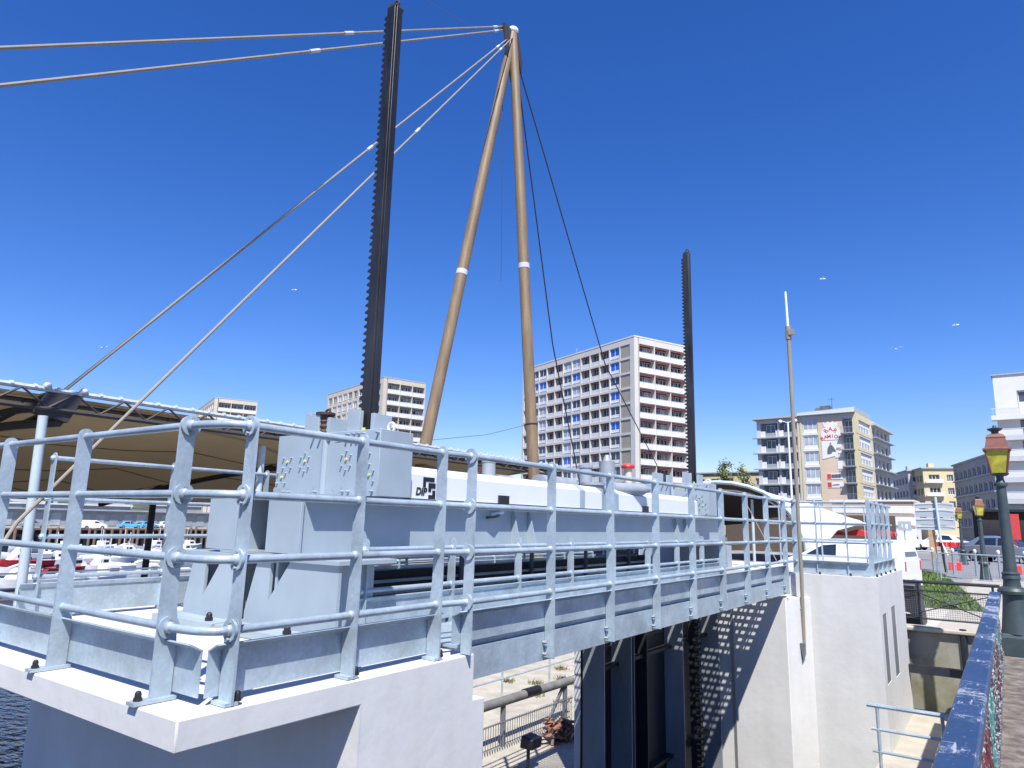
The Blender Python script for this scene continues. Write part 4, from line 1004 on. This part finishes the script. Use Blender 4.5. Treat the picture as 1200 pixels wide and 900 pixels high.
# white building at the right edge
B = Bld('apartment_building', 'tall white apartment building with wide balconies at the right edge', 'building', (12.1,99.6), 88, 9, 12, 20.2, (.6, .6), 'bwhite', 'bluegrey')
H = 20.2
rws = [(15.6,18.2)]+[(15.25-2.43*(k+1)+.1, 15.25-2.43*k-.45) for k in range(5)]
B.grid('L', 12, [(.8,4.2),(4.8,9.8)], rws)
for i, (z0, z1) in enumerate(rws):
    if i == 0:
        B.window('L', 4.82, 7.2, z0+.05, z1-.05, .3, 'paneb' if False else 'panel_light', 0, low=1.2); B.window('L', 7.25, 9.75, z0+.05, z1-.05, .3, 'pane', 1, low=1.2)
    else:
        B.window('L', 4.82, 9.3, z0+.02, z1-.02, .3, 'panel_light', 2)
    B.window('L', .82, 4.15, z0+.02, z1-.02, .3, 'pane', 1)
for k in range(6):
    z = 15.25-2.43*k
    m = MB(); m.box((-1.1,4.6,z-.55),(-.001,12.5,z)); o = B.part(m, 'balcony', 'greyrender' if k else 'bwhite', B.t)
    m = MB()
    for j in range(30): m.box((-1.08,4.7+j*.26,z),(-1.05,4.73+j*.26,z+.75))
    m.box((-1.1,4.6,z+.75),(-1.03,12.5,z+.82)); m.box((-1.07,9.6,z+.02),(-1.02,12.0,z+.7)); B.part(m, 'balcony_railing', 'bwhite', o)
    m = MB(); m.box((-.9,0,z-.45),(-.001,4.4,z-.05)); B.part(m, 'balcony', 'yellowwall', B.t)
m = MB(); m.box((-.15,-.15,H-.02),(9,12.15,H+.12)); B.part(m, 'roof', 'roofgrey', B.t)
B.finish()
# dark shop fronts in the shade
t = thing('shop_front', 'dark shop fronts in the shade below the white building', 'shop', (4, 92, 0))
m = MB(); m.box((-3.2,96,0),(14,99,4.2)); m.build('front_wall', 'dark', t)  # wall colour includes the shade under the overhang
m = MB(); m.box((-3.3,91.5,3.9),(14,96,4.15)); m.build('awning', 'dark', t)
for i in range(5):
    m = MB(); m.box((-2.8+i*3,95.9,.5),(-.4+i*3,95.95,3.1)); m.build('shop_window', 'pane', t)
# store with brown bands
t = thing('banded_store', 'low white store with brown horizontal bands behind the far pier railing', 'store', (-11, 76, 0))
m = MB(); m.box((-14,75.1,0),(-7,80,4.35)); m.build('core_wall', 'bwarm', t)
for (z0, z1) in ((3.25,3.95),(2.15,2.95),(1.2,1.85)):
    m = MB(); m.box((-14,75,z0),(-7.1,75.095,z1)); m.build('white_band', 'bwhite', t)
for (z0, z1) in ((2.98,3.22),(1.9,2.12),(3.98,4.3)):
    m = MB(); m.box((-14,75.03,z0),(-7,75.095,z1)); m.build('brown_band', mat('tan band',(.38,.28,.21),.9), t)
m = MB(); m.box((-14.2,74.9,4.35),(-6.9,80,4.5)); m.build('roof', 'bwhite', t)
for i in range(3):
    m = MB(); m.box((-13.5+i*2.2,75.0,.1),(-12+i*2.2,75.09,1.1)); m.build('door', 'bluegrey', t)
# far low building
B, rows = plain_block('low distant building with flat roof behind the arched canopy', (-40,150), 88, 8, 26, 13.0, 'yellowwall', [(1+i*3.2,2.6+i*3.2) for i in range(7)], None, 2.7, nrow=3)
B.finish()

# tree behind canopy
def tree(label, P, h, cr, n):
    t = thing('tree', label, 'tree', P); x, y, z = P; rnd = random.Random(int(h*100))
    m = MB(); m.tube([(x,y,z),(x+.1,y,z+h*.5),(x,y,z+h*.8)],[.25,.16,.05],8)
    for k in range(9):
        a = rnd.uniform(0,6.28); b0 = z+h*rnd.uniform(.3,.7); m.tube([(x,y,b0),(x+cr*.7*math.cos(a),y+cr*.7*math.sin(a),b0+h*.25)],[.08,.02],5)
    m.build('trunk', 'bark', t)
    m = MB()
    cl = [(rnd.uniform(-cr,cr),rnd.uniform(-cr,cr),rnd.uniform(.35,1.0)) for _ in range(26)]
    for i in range(n):
        cx_, cy_, cz_ = rnd.choice(cl); p = V((x+cx_*(1.2-cz_*.8)+rnd.gauss(0,.35), y+cy_*(1.2-cz_*.8)+rnd.gauss(0,.35), z+h*cz_+rnd.gauss(0,.35)))
        d = V((rnd.gauss(0,1),rnd.gauss(0,1),rnd.gauss(0,1))).normalized()*.2; e = d.orthogonal().normalized()*.12
        m.add([p-d,p+e,p+d,p-e],[(0,1,2,3)])
    m.build('crown', 'leaf', t, smooth=False)
tree('taller thin leaved tree rising behind the arched canopy', (-36.6,112,0), 11.8, 1.6, 900)
tree('lower thin leaved tree to the right behind the arched canopy', (-33.4,112,0), 11.1, 1.3, 700)

# ================================================================== CANOPY (right)
t = thing('arched_canopy', 'white arched membrane canopy with shade-coloured lining beyond the far pier', 'canopy', (-11, 40, 0))
def arch(cx, cy, hw, h, n=16): return [V((cx+hw*math.cos(math.pi*k/n), cy, h*math.sin(math.pi*k/n)**.8)) for k in range(n+1)]
def arch2(cx, cy, hw, zb_, h, n=16): return [V((cx+hw*math.cos(math.pi*k/n), cy, zb_+h*math.sin(math.pi*k/n)**.8)) for k in range(n+1)]
A1 = arch(-11.9, 35, 4.2, 3.85); A2 = arch2(-11.2, 40, 3.9, 1.6, 1.75); A3 = arch2(-9.9, 46, 2.95, 2.02, .42)
def loft(cs, off=0):
    m = MB(); n = len(cs[0]); m.add([p+V((0,0,off)) for c in cs for p in c], [(i*n+k,i*n+k+1,(i+1)*n+k+1,(i+1)*n+k) for i in range(len(cs)-1) for k in range(n-1)]); return m
loft([A1,A2,A3]).build('membrane', 'membrane', t)
loft([A1,A2,A3], -.05).build('underside', 'membshade', t)  # inner face coloured dark for its shade
m = MB(); m.tube([p+V((0,-.05,0)) for p in A1], .10, 8); m.build('edge_arch', 'pole', t)
m = MB(); m.tube([p*1.0+V((0,.6,-.35)) for p in A1[1:-1]], .05, 6); m.build('inner_arch', 'sign', t)
for x in (-14.0,-10.3):
    m = MB(); m.tube([(x,35.5,0),(x,35.5,3.0)],.07,8); m.build('column', 'pole', t)
m = MB(); m.tube([(-10.6,35.2,3.0),(-8.6,33,.2)],.02,5); m.build('tie_cable', 'cable', t)
m = MB(); m.box((-17,52,0),(-6,52.4,2.6)); m.build('shade_screen', 'membshade', t)  # added dark sheet, stands for the shade inside the canopy
for i, x in enumerate((-8.6,-7.2,-5.9)):
    s_ = thing('market_stall', ('red covered market stall under the right foot of the canopy','red covered market stall in the middle of the row by the canopy','red covered market stall at the right end of the row by the canopy')[i], 'stall', (x,46,0))
    m = MB(); m.prism([(x-.6,45.3,1.5),(x,45.3,1.68),(x+.6,45.3,1.5),(x+.6,45.3,1.32),(x-.6,45.3,1.32)],(0,1.4,0)); m.build('awning', 'redp', s_)
    m = MB(); m.box((x-.6,45.4,0),(x+.6,46.6,.9)); m.build('counter', 'brown', s_)
    for dx in (-.65,.65):
        m = MB(); m.tube([(x+dx,45.4,0),(x+dx,45.4,1.6)],.03,6); m.build('leg', 'greyd', s_)
carcopy(sc, (-15.2,56,0), R(15), 'white car parked under the arched canopy, left of the pair', 'carwhite')
carcopy(sc, (-12.0,56,0), R(20), 'dark blue car parked under the arched canopy, right of the white one', 'carblue')

# ================================================================== TENT HALL (left)
t = thing('tent_hall', 'big tan tent roof hung from the mast, covering the left of the harbour', 'tent roof', (-16, 8, -3))
YS = [-14+i*2.0 for i in range(21)]
def edge(y): return V((-15.85, y, 4.06))
cs = []
for y in YS:
    row = []
    for k in range(13):
        s_ = k/12; x = -15.9-28*s_
        z = 3.98-1.55*s_-.55*math.sin(math.pi*s_)*(1 if True else 0)+.25*math.cos((y-6.3)/5.2*2*math.pi)*math.sin(math.pi*s_)
        row.append(V((x, y, z)))
    cs.append(row)
loft(cs).build('roof_fabric', 'tan', t)
for k in (2, 4, 6, 8, 10):
    m = MB(); m.tube([row[k]+V((0,0,-.012)) for row in cs], .022, 5); m.build('fabric_seam', mat('stitched seam', (.20,.16,.10), .9), t)
m = MB(); m.tube([(-15.8,-14,4.10),(-15.8,26,4.06)], .055, 8)
y = -14
while y < 26: m.disc((-15.8,y,4.10),(0,1,.1),.061,.06,8); y += .42
m.build('edge_tube', 'tentedge', t)
m = MB(); m.tube([(-15.75,-14,3.70),(-15.75,26,3.66)], .05, 6); m.tube([(-16.2,-14,3.86),(-16.2,26,3.86)], .05, 6)
y = -14; k = 0
while y < 26:
    m.tube([(-15.78,y,4.06),(-15.75,y+.5,3.70)] if k % 2 else [(-15.75,y,3.70),(-15.78,y+.5,4.06)], .025, 5); m.tube([(-15.75,y,3.7),(-16.2,y+.25,3.86)],.02,5); y += .5; k += 1
m.build('edge_truss', 'tentdark', t)
for ya in (-4.0, 6.3, 16.0):
    m = MB()
    for off in (0, .35):
        pts = [V((-15.9-14*s_, ya-2.2*s_, 3.80-off-1.5*s_**1.3+.25*math.sin(math.pi*s_))) for s_ in [k/10 for k in range(11)]]
        m.tube(pts, .10, 6)
    for k in range(10):
        s_ = k/10; s2 = (k+1)/10
        m.bar((-15.9-14*s_, ya-2.2*s_, 3.80-1.5*s_**1.3+.25*math.sin(math.pi*s_)), (-15.9-14*s2, ya-2.2*s2, 3.45-1.5*s2**1.3+.25*math.sin(math.pi*s2)), .12,.05)
    m.build('arch_truss', 'tentdark', t)
    for dy in (-.35, .35):
        m = MB(); m.ball((-15.78,ya+dy,4.14),.085,6); m.build('anchor_pin', 'tentedge', t)
    m = MB(); m.prism([(-15.76,ya-.35,4.02),(-15.76,ya+.35,4.02),(-15.76,ya+.12,3.45),(-15.76,ya-.5,3.6)],(-.3,0,0)); m.build('anchor_block', 'tentdark', t)
for (x, y0, yb) in ((-15.5,5.85,5.95),(-16.3,11.5,11.45),(-15.7,-4,-4)):
    m = MB(); m.tube([(x,y0,3.5),(x,yb,-.9)], .09, 12); m.build('column', 'pole', t)
m = MB(); m.tube([(-43.5,-14,2.35),(-43.5,26,2.35)],.12,6); m.build('rear_edge_tube', 'tentdark', t)
for y in (-10,-2,6,23.2):
    m = MB(); m.tube([(-43.5,y,2.35),(-43.5,y,-4.8)],.2,8); m.build('column', 'tentdark', t)

# mast
t = thing('tent_mast', 'tall tan A-frame mast of two leaning tubes with white bands and a pale cap', 'mast', (-16.5, 21, 0))
TOP = V((-16.6, 22.95, 23.75))
def leg(p, r0_, r1_, band):
    p = V(p); d = TOP-p; b0 = p-d*((p.z+2.4)/d.z)
    m = MB(); m.tube([b0, p, p.lerp(TOP, .5), TOP], [r0_, r0_, r0_*.97, r1_], 20); o = m.build('mast_leg', 'mast', t)
    for s_ in (band,):
        a = p.lerp(TOP, s_); m = MB(); m.tube([a, a+d.normalized()*.22], r0_*1.03, 20); m.build('white_band', 'greyrender', o)
    return o, p, d
pL = V((-18.0, 19.8, 4.24)); pR = V((-15.2, 23.15, 3.78))
oL, p_, d_ = leg(pL, .235, .20, .375); oR, p2_, d2_ = leg(pR, .235, .20, .42)
m = MB(); a = pR+d2_*.085; m.tube([a, a+d2_.normalized()*.05], .25, 18); m.build('cable_clip', 'black', oR)
m = MB(); m.ball(TOP+V((0,0,.1)), .26, 7, .8); m.build('mast_cap', 'sign', t)
m = MB(); m.prism([TOP+V((-.05,-.75,.05)),TOP+V((-.05,.1,.1)),TOP+V((-.05,.0,-2.6)),TOP+V((-.05,-.5,-1.2))],(.1,0,0)); m.prism([TOP+V((.1,.1,0)),TOP+V((.1,.55,-1.2)),TOP+V((.1,.5,-1.9)),TOP+V((.1,.15,-1.0))],(.1,0,0)); m.build('stay_plate', 'tentdark', t)
m = MB(); m.tube([TOP+V((-.2,-.6,0)),TOP+V((-.15,-.3,.12)),TOP+V((0,0,.1))], .12, 8); m.build('saddle', mat('mossy saddle',(.16,.17,.06),.8), t)
# stay cables
def stay(label, pts, r, m_='cable', fit=None, nm='stay_cable'):
    t = thing(nm, label, 'cable', pts[-1])
    m = MB(); m.tube(pts, r, 8); m.build('strand', m_, t)
    if fit is not None:
        for f_ in fit:
            a = V(pts[0]).lerp(V(pts[1]), f_); b_ = V(pts[0]).lerp(V(pts[1]), f_+.012)
            m = MB(); m.tube([a, b_], r*1.5, 10); m.build('socket', 'greyrender', t)
T1 = TOP+V((-.15,-.55,.05))
stay('upper of the two pale stays leaving the picture at the upper left', [T1, (-11.28,-8.84,0)], .036, fit=(.02,.32))
stay('lower of the two pale stays leaving the picture at the upper left', [T1+V((0,.05,-.15)), (-11.58,-7.48,0)], .036, fit=(.02,.38))
T2 = TOP+V((.0,-.1,-.2))
stay('pale stay from the mast head to the tent edge block at left', [T2, (-15.8,6.27,4.1)], .035, fit=(.06,.50))
stay('pale stay crossing in front of the tent to the lower left', [T2+V((.1,0,-.1)), (-12.0,4.4,1.47), (-9.87,1.52,-3.2)], .030, fit=(.07,.42))
stay('dark stay falling beside the right mast leg in front of the big tower', [TOP+V((.1,.2,-1.6)), (-19.0,30.6,11.0), (-22,38.63,4.79), (-22.8,40.8,2.8)], .035, 'cabled')
stay('dark stay reaching farthest right across the big tower', [TOP+V((.15,.5,-1.9)), (-19.2,37,11.2), (-22,52.21,5.39), (-22.9,57,2.9)], .035, 'cabled')
stay('thin dark wire rising from the mast head to the top of the picture', [TOP+V((-.3,-.7,-.9)), (-25,25.87,31.45), (-33,28.5,38.5)], .012, 'cabled', nm='thin_wire')
stay('thin sagging wire between the two mast legs', [pR+d2_*.088, (pL+pR)/2+V((0,.4,1.0)), pL+d_*.02], .01, 'cabled', nm='thin_wire')
stay('thin rope hanging straight down beside the mast head', [TOP+V((-.25,-.35,-2.2)), TOP+V((-.22,-.1,-12))], .01, 'cabled', nm='thin_wire')

# ================================================================== HARBOUR BACKGROUND (left)
t = thing('harbour_shed', 'long low grey shed with shutters on the far quay, under the tent roof', 'shed', (-168, 90, -1.5))
m = MB(); m.box((-176,45,-1.5),(-166,170,1.9)); m.build('wall', 'shed', t)
m = MB(); m.box((-176.5,44.5,1.9),(-165,170.5,2.2)); m.build('roof', 'bluegrey', t)
for i in range(40):
    m = MB(); m.box((-165.99,46+i*3.0,-1.3),(-165.9,47.9+i*3.0,1.3)); m.build('shutter', ('bluegrey','panel_light','shed')[i%3], t)
sheds = ((-200,85,10,26,3.6,'bwhite','white flat roofed shed behind the long grey shed, at left'),(-205,128,11,30,4.2,'greyrender','pale flat roofed shed behind the long grey shed, in the middle'),(-198,165,10,20,4.6,'bwarm','pinkish flat roofed shed behind the long grey shed, at right'))
for (x, y, w, l, h, mm, lb) in sheds:
    t = thing('harbour_shed', lb, 'shed', (x,y,-1.5))
    m = MB(); m.box((x-w/2,y-l/2,-1.5),(x+w/2,y+l/2,h-.35)); m.build('wall', 'shed', t); m = MB(); m.box((x-w/2-.4,y-l/2-.4,h-.35),(x+w/2+.4,y+l/2+.4,h)); m.build('roof', mm, t)
tt = thing('far_quay', 'dark stone quay edge behind the timber piles', 'quay wall', (-131.8, 70, -7))
m = MB(); m.box((-132.0,-40,-7),(-131.6,150,-1.48)); m.build('wall', 'dark', tt)
m = MB(); m.box((-132.0,-40,-1.478),(-131.3,150,-1.2)); m.build('coping', 'brown', tt)
m = MB(); m.lathe([(.24,0),(.22,3.4),(.14,3.6)], (0,0,0), 8); pp = m.build('timber_pile', 'timber')
tag(pp, 'weathered timber fender pile standing against the far quay', 'pile', 'timber fender piles along the far quay')
pp.location = (-130.9, 48, -4.8)
for i in range(1, 44):
    c = pp.copy(); COL.objects.link(c); c.location = (-130.9+random.uniform(-.2,.2), 48+i*1.25+random.uniform(-.25,.25), -4.8+random.uniform(-.4,.5))
carcopy(v, (-137.5,62.6,-1.5), R(88), 'white van parked at the edge of the far quay before the grey shed', 'carwhite').scale = (1.1,1.1,1.1)
carcopy(sc, (-150,75.6,-1.5), R(80), 'light blue car parked on the far quay, left of the pair', 'carcyan')
carcopy(sc, (-151,79.8,-1.5), R(95), 'light blue car parked on the far quay, right of the pair', 'carcyan')
carcopy(sc, (-152,84.6,-1.5), R(85), 'white car parked on the far quay, right of the light blue cars', 'carwhite')
carcopy(sc, (-148,57.0,-1.5), R(75), 'silver car parked on the far quay, leftmost of the row', 'carsilver')
def boat(loc, rz, L_, hull, label, cab):
    t = thing('motor_boat', label, 'boat', loc, rz, 'small boats moored in the harbour')
    w = L_*.17
    st = [(-.5,.85,.0),(-.3,1,.0),(0,1,.02),(.25,.8,.06),(.42,.38,.12),(.5,.04,.18)]
    m = MB(); vs_ = []; n = 5
    for s_, ww, dz in st:
        x = s_*L_; hw = w*ww
        vs_ += [(x,-hw,.75+dz*2),(x,-hw*.8,.2),(x,0,-.15),(x,hw*.8,.2),(x,hw,.75+dz*2)]
    fs = [(i*n+k,i*n+k+1,(i+1)*n+k+1,(i+1)*n+k) for i in range(len(st)-1) for k in range(n-1)] + [(0,1,2,3,4)] + [(i*n,i*n+4,(i+1)*n+4,(i+1)*n) for i in range(len(st)-1)]
    m.add(vs_, fs); o = m.build('hull', hull, None); o.parent = t
    m = MB()
    if cab: m.prism([(-.05*L_,-w*.6,.8),(.25*L_,-w*.6,.85),(.16*L_,-w*.6,1.45),(.12*L_,-w*.6,1.65),(-.05*L_,-w*.6,1.65)],(0,w*1.2,0))
    else: m.prism([(-.3*L_,-w*.8,.8),(.2*L_,-w*.7,.85),(.05*L_,-w*.5,1.2),(-.25*L_,-w*.5,1.1)],(0,w*1.5,0))
    o = m.build('cabin' if cab else 'tarpaulin', 'carwhite' if cab else 'bwhite', None, bevel=.05); o.parent = t
    if cab:
        m = MB(); m.box((.0,-w*.61,1.1),(.13*L_,w*.61,1.4)); o2 = m.build('cabin_window', 'carglass', None); o2.parent = o
    m = MB(); m.tube([(-.05*L_,0,1.2),(-.05*L_,0,3.8 if cab else 1.6)],.04,5); o = m.build('mast', 'sign', None); o.parent = t
    m = MB(); m.box((-.53*L_,-.18,.3),(-.49*L_,.18,1.1)); o = m.build('outboard_motor', 'black', None, bevel=.04); o.parent = t
rown = ('nearest','second nearest','third','fourth','farthest')
cnt = ('leftmost','second','third','fourth','fifth','sixth')
for r_, (X_, n_) in enumerate(((-64,5),(-76,5),(-88,6),(-102,6),(-118,6))):
    for i in range(n_):
        f_ = .36+.25*(i+.5+random.uniform(-.15,.15))/n_
        hull = 'redboat' if (r_ == 2 and i in (0,)) or (r_ == 1 and i == 1) else 'carwhite'
        cb = (i+r_)%3 != 1
        boat((X_, -X_*f_, -4.45), R(random.uniform(-25,25)+90+(0 if random.random()<.5 else 180)), random.uniform(4.6,6.6), hull,
             '%s moored boat %s, %s in the %s row' % ('red' if hull == 'redboat' else 'white', 'with a cabin' if cb else 'under a tarpaulin', cnt[i], rown[r_]), cb)
for i, x in enumerate((-70, -95, -58)):
    t = thing('pontoon', ('floating walkway behind the nearest row of boats','floating walkway among the farther rows of boats','floating walkway in front of the nearest row of boats')[i], 'pontoon', (x,40,-4.5))
    m = MB(); m.box((x-.8,10,-4.5),(x+.8,80,-4.1)); m.build('deck', 'brown', t)
    m = MB(); m.box((x-.85,10,-4.25),(x-.81,80,-4.15)); m.box((x+.81,10,-4.25),(x+.85,80,-4.15)); m.build('fender_strip', 'sign', t)
# strip of quay that carries the tent columns, with a thin white handrail
t = thing('tent_jetty', 'narrow concrete jetty carrying the tent columns, with a thin white handrail', 'jetty', (-17, 2, -4.5))
m = MB(); m.box((-18.6,-12,-1.2),(-15.1,12.5,-.9)); m.build('deck', 'ledge', t)
for y in (-9,-2,5,11.5):
    m = MB(); m.tube([(-17.6,y,-5),(-17.6,y,-1.2)],.2,10); m.build('pile', 'ledge', t)
for k in range(12):
    m = MB(); m.tube([(-18.4,-11+k*2.1,-.9),(-18.4,-11+k*2.1,.25)],.025,6); m.build('post', 'sign', t)
m = MB(); m.tube([(-18.4,-11,.25),(-18.4,12.2,.25)],.025,6); m.build('rail', 'sign', t)
m = MB(); m.tube([(-18.4,-11,-.3),(-18.4,12.2,-.3)],.018,6); m.build('rail', 'sign', t)
# low hillside with houses far behind
hm = MB(); NX, NY = 26, 12
for j in range(NY):
    for i in range(NX):
        d = j/(NY-1); y = -200+i*40; x = -230-260*d+(-.25*y)
        z = -1.6+13*math.sin(d*math.pi/2)*(1+.25*math.sin(i*1.7)+.15*math.sin(i*.6+j))
        hm.v.append(V((x, y, z if j else -1.7)))
hm.f = [(j*NX+i, j*NX+i+1, (j+1)*NX+i+1, (j+1)*NX+i) for j in range(NY-1) for i in range(NX-1)]
struct(hm.build('hill', mat('wooded hillside', (.05,.065,.035), .95, 0, .5, .06, col2=(.10,.095,.075), thr=(.45,.6))))
pl = ('far left','left','second from left','third from left','fourth from left','middle','right of the middle','third from right','second from right','right','far right','rightmost')
for i in range(12):
    x, y = -262-16*(i%3), 70+i*11.5
    t = thing('small_house', 'pale house on the hillside beyond the harbour, '+pl[i]+' of the row', 'house', (x-.25*y,y,2+1.4*(i%3)), R(random.uniform(-20,20)), 'small houses on the hillside')
    w = random.uniform(4,7)
    m = MB(); m.box((-4,-w,-3),(4,w,2.6)); o = m.build('wall', ('bwhite','bwarm','greyrender')[i%3], None); o.parent = t
    m = MB(); m.prism([(-4.4,-w-.3,2.6),(4.4,-w-.3,2.6),(0,-w-.3,4.6)],(0,2*w+.6,0)); o = m.build('roof', ('bluegrey','panel','roofgrey')[i%3], None); o.parent = t
    for k in (-1,1):
        m = MB(); m.box((4.0,k*w*.5-.7,-.2),(4.06,k*w*.5+.7,1.4)); o = m.build('window', 'pane', None); o.parent = t
# ------------------------------------------------------------------ bank seen through the lock
t = thing('pipe_barrier', 'thick grey pipe on posts along the sandy bank, seen under the footbridge', 'barrier', (-8, 12, -2.4))
m = MB(); m.tube([(-8,9.2,-1.60),(-8,13.8,-1.66)], .085, 14); m.build('pipe', mat('dusty grey pipe',(.17,.17,.165),.7,0,.3,4,.1), t)
m = MB(); m.tube([(-8,12.0,-1.62),(-8,12.5,-1.63)], .09, 14); m.build('pipe_patch', 'black', t)
for y in (10.0,11.3,13.55):
    m = MB(); m.tube([(-8,y,-2.9),(-8,y,-1.66)], .05, 8); m.build('post', 'darkgrey', t)
m = MB(); m.bar((-8,12.6,-2.6),(-8,13.5,-1.7),.05,.05); m.build('brace', 'darkgrey', t)
t = thing('picket_fence', 'low fence of thin upright bars below the grey pipe', 'fence', (-7.8, 12, -2.4))
m = MB(); m.tube([(-7.85,9,-1.9),(-7.85,13.6,-1.95)],.015,6); m.build('top_bar', 'darkgrey', t)
m = MB(); y = 9
while y < 13.6: m.box((-7.856,y,-2.6),(-7.846,y+.008,-1.9)); y += .075
m.build('bars', 'darkgrey', t, smooth=False)
t = thing('bank_railing', 'thin galvanised railing on the bright sand behind the pipe', 'railing', (-9.6, 14, -2.4))
for z in (-1.45,-1.8):
    m = MB(); m.tube([(-9.6,10.5,z),(-9.6,19,z)],.02,6); m.build('rail', 'galv', t)
for y in (11.5,13.5,15.5,17.5):
    m = MB(); m.tube([(-9.6,y,-2.4),(-9.6,y,-1.43)],.022,6); m.build('post', 'galv', t)
m = MB()
for i in range(46):
    p = V((random.gauss(-7.35,.07),random.gauss(12.3,.16),-2.39)); h = max(.08, random.gauss(.25,.07))
    q = [p]
    for k in range(1, 6): q.append(p+V((random.uniform(-.05,.05)*k,random.uniform(-.05,.05)*k,h*math.sin(k*math.pi/6.5))))
    m.tube(q, [.03,.04,.035,.03,.025,.012], 6)
tag(m.build('fishing_net', 'orange', base=(-7.35,12.3,-2.4)), 'faded orange and grey heap of fishing net beside the grey pipe', 'net')
t = thing('black_bin', 'black box shaped bin on a stand by the grey pipe', 'bin', (-6.9, 10.6, -2.4))
m = MB(); m.prism([(-7.02,10.4,-2.05),(-6.76,10.4,-2.05),(-6.74,10.4,-1.88),(-6.99,10.4,-1.84)],(0,.3,0)); m.build('box', 'black', t, bevel=.03)
m = MB(); m.tube([(-6.9,10.5,-2.5),(-6.9,10.5,-2.05)],.03,8); m.build('stand', 'black', t)
for i in range(14):
    p = V((random.uniform(-11,-8.6),random.uniform(13.5,19),-2.4)); m = MB()
    for k in range(60):
        a = random.uniform(0,6.28); r_ = random.uniform(0,.22); q = p+V((r_*math.cos(a),r_*math.sin(a),0)); h = random.uniform(.03,.13)
        m.add([q+V((-.015,0,0)),q+V((.015,0,0)),q+V((random.uniform(-.1,.1),random.uniform(-.1,.1),h))],[(0,1,2)])
    tag(m.build('grass_tuft', 'drygrass', smooth=False, base=p), 'dry tuft of weeds on the sandy bank', 'plant', 'weed tufts on the sandy bank')

# ------------------------------------------------------------------ gulls
def gull(loc, rz, label, s_=1):
    t = thing('gull', label, 'bird', loc, rz)
    m = MB(); vs_ = []
    m.tube([(-.24*s_,0,0),(-.1*s_,0,.01),(.08*s_,0,.02),(.2*s_,0,.03),(.26*s_,0,.03)],[.02*s_,.055*s_,.06*s_,.045*s_,.012*s_],8)
    for sg in (-1,1):
        m.add([(.08*s_,0,.03),(-.06*s_,0,.03),(-.07*s_,sg*.3*s_,.14*s_),(-.16*s_,sg*.62*s_,.06*s_),(.0,sg*.34*s_,.16*s_)],[(0,1,2,4),(4,2,3)])
    m.add([(-.2*s_,-.02,0),(-.2*s_,.02,0),(-.34*s_,.07*s_,0),(-.34*s_,-.07*s_,0)],[(0,1,2,3)])
    o = m.build('body', 'gull', None, smooth=False); o.parent = t
gull((-11.13,61.88,22.8), R(30), 'small white gull in the sky between the far rack and the pale pole')
gull((-6.5,66.54,17.02), R(80), 'small white gull in the sky above the bar building')
gull((-62.6,27.33,15.53), R(120), 'small gull in the sky left of the lower pale stays')
gull((-48.56,35.95,20.82), R(200), 'small gull in the sky left of the nearer dark rack')
gull((-2.08,69.14,19.16), R(10), 'small gull in the sky farthest right, left of the white building')
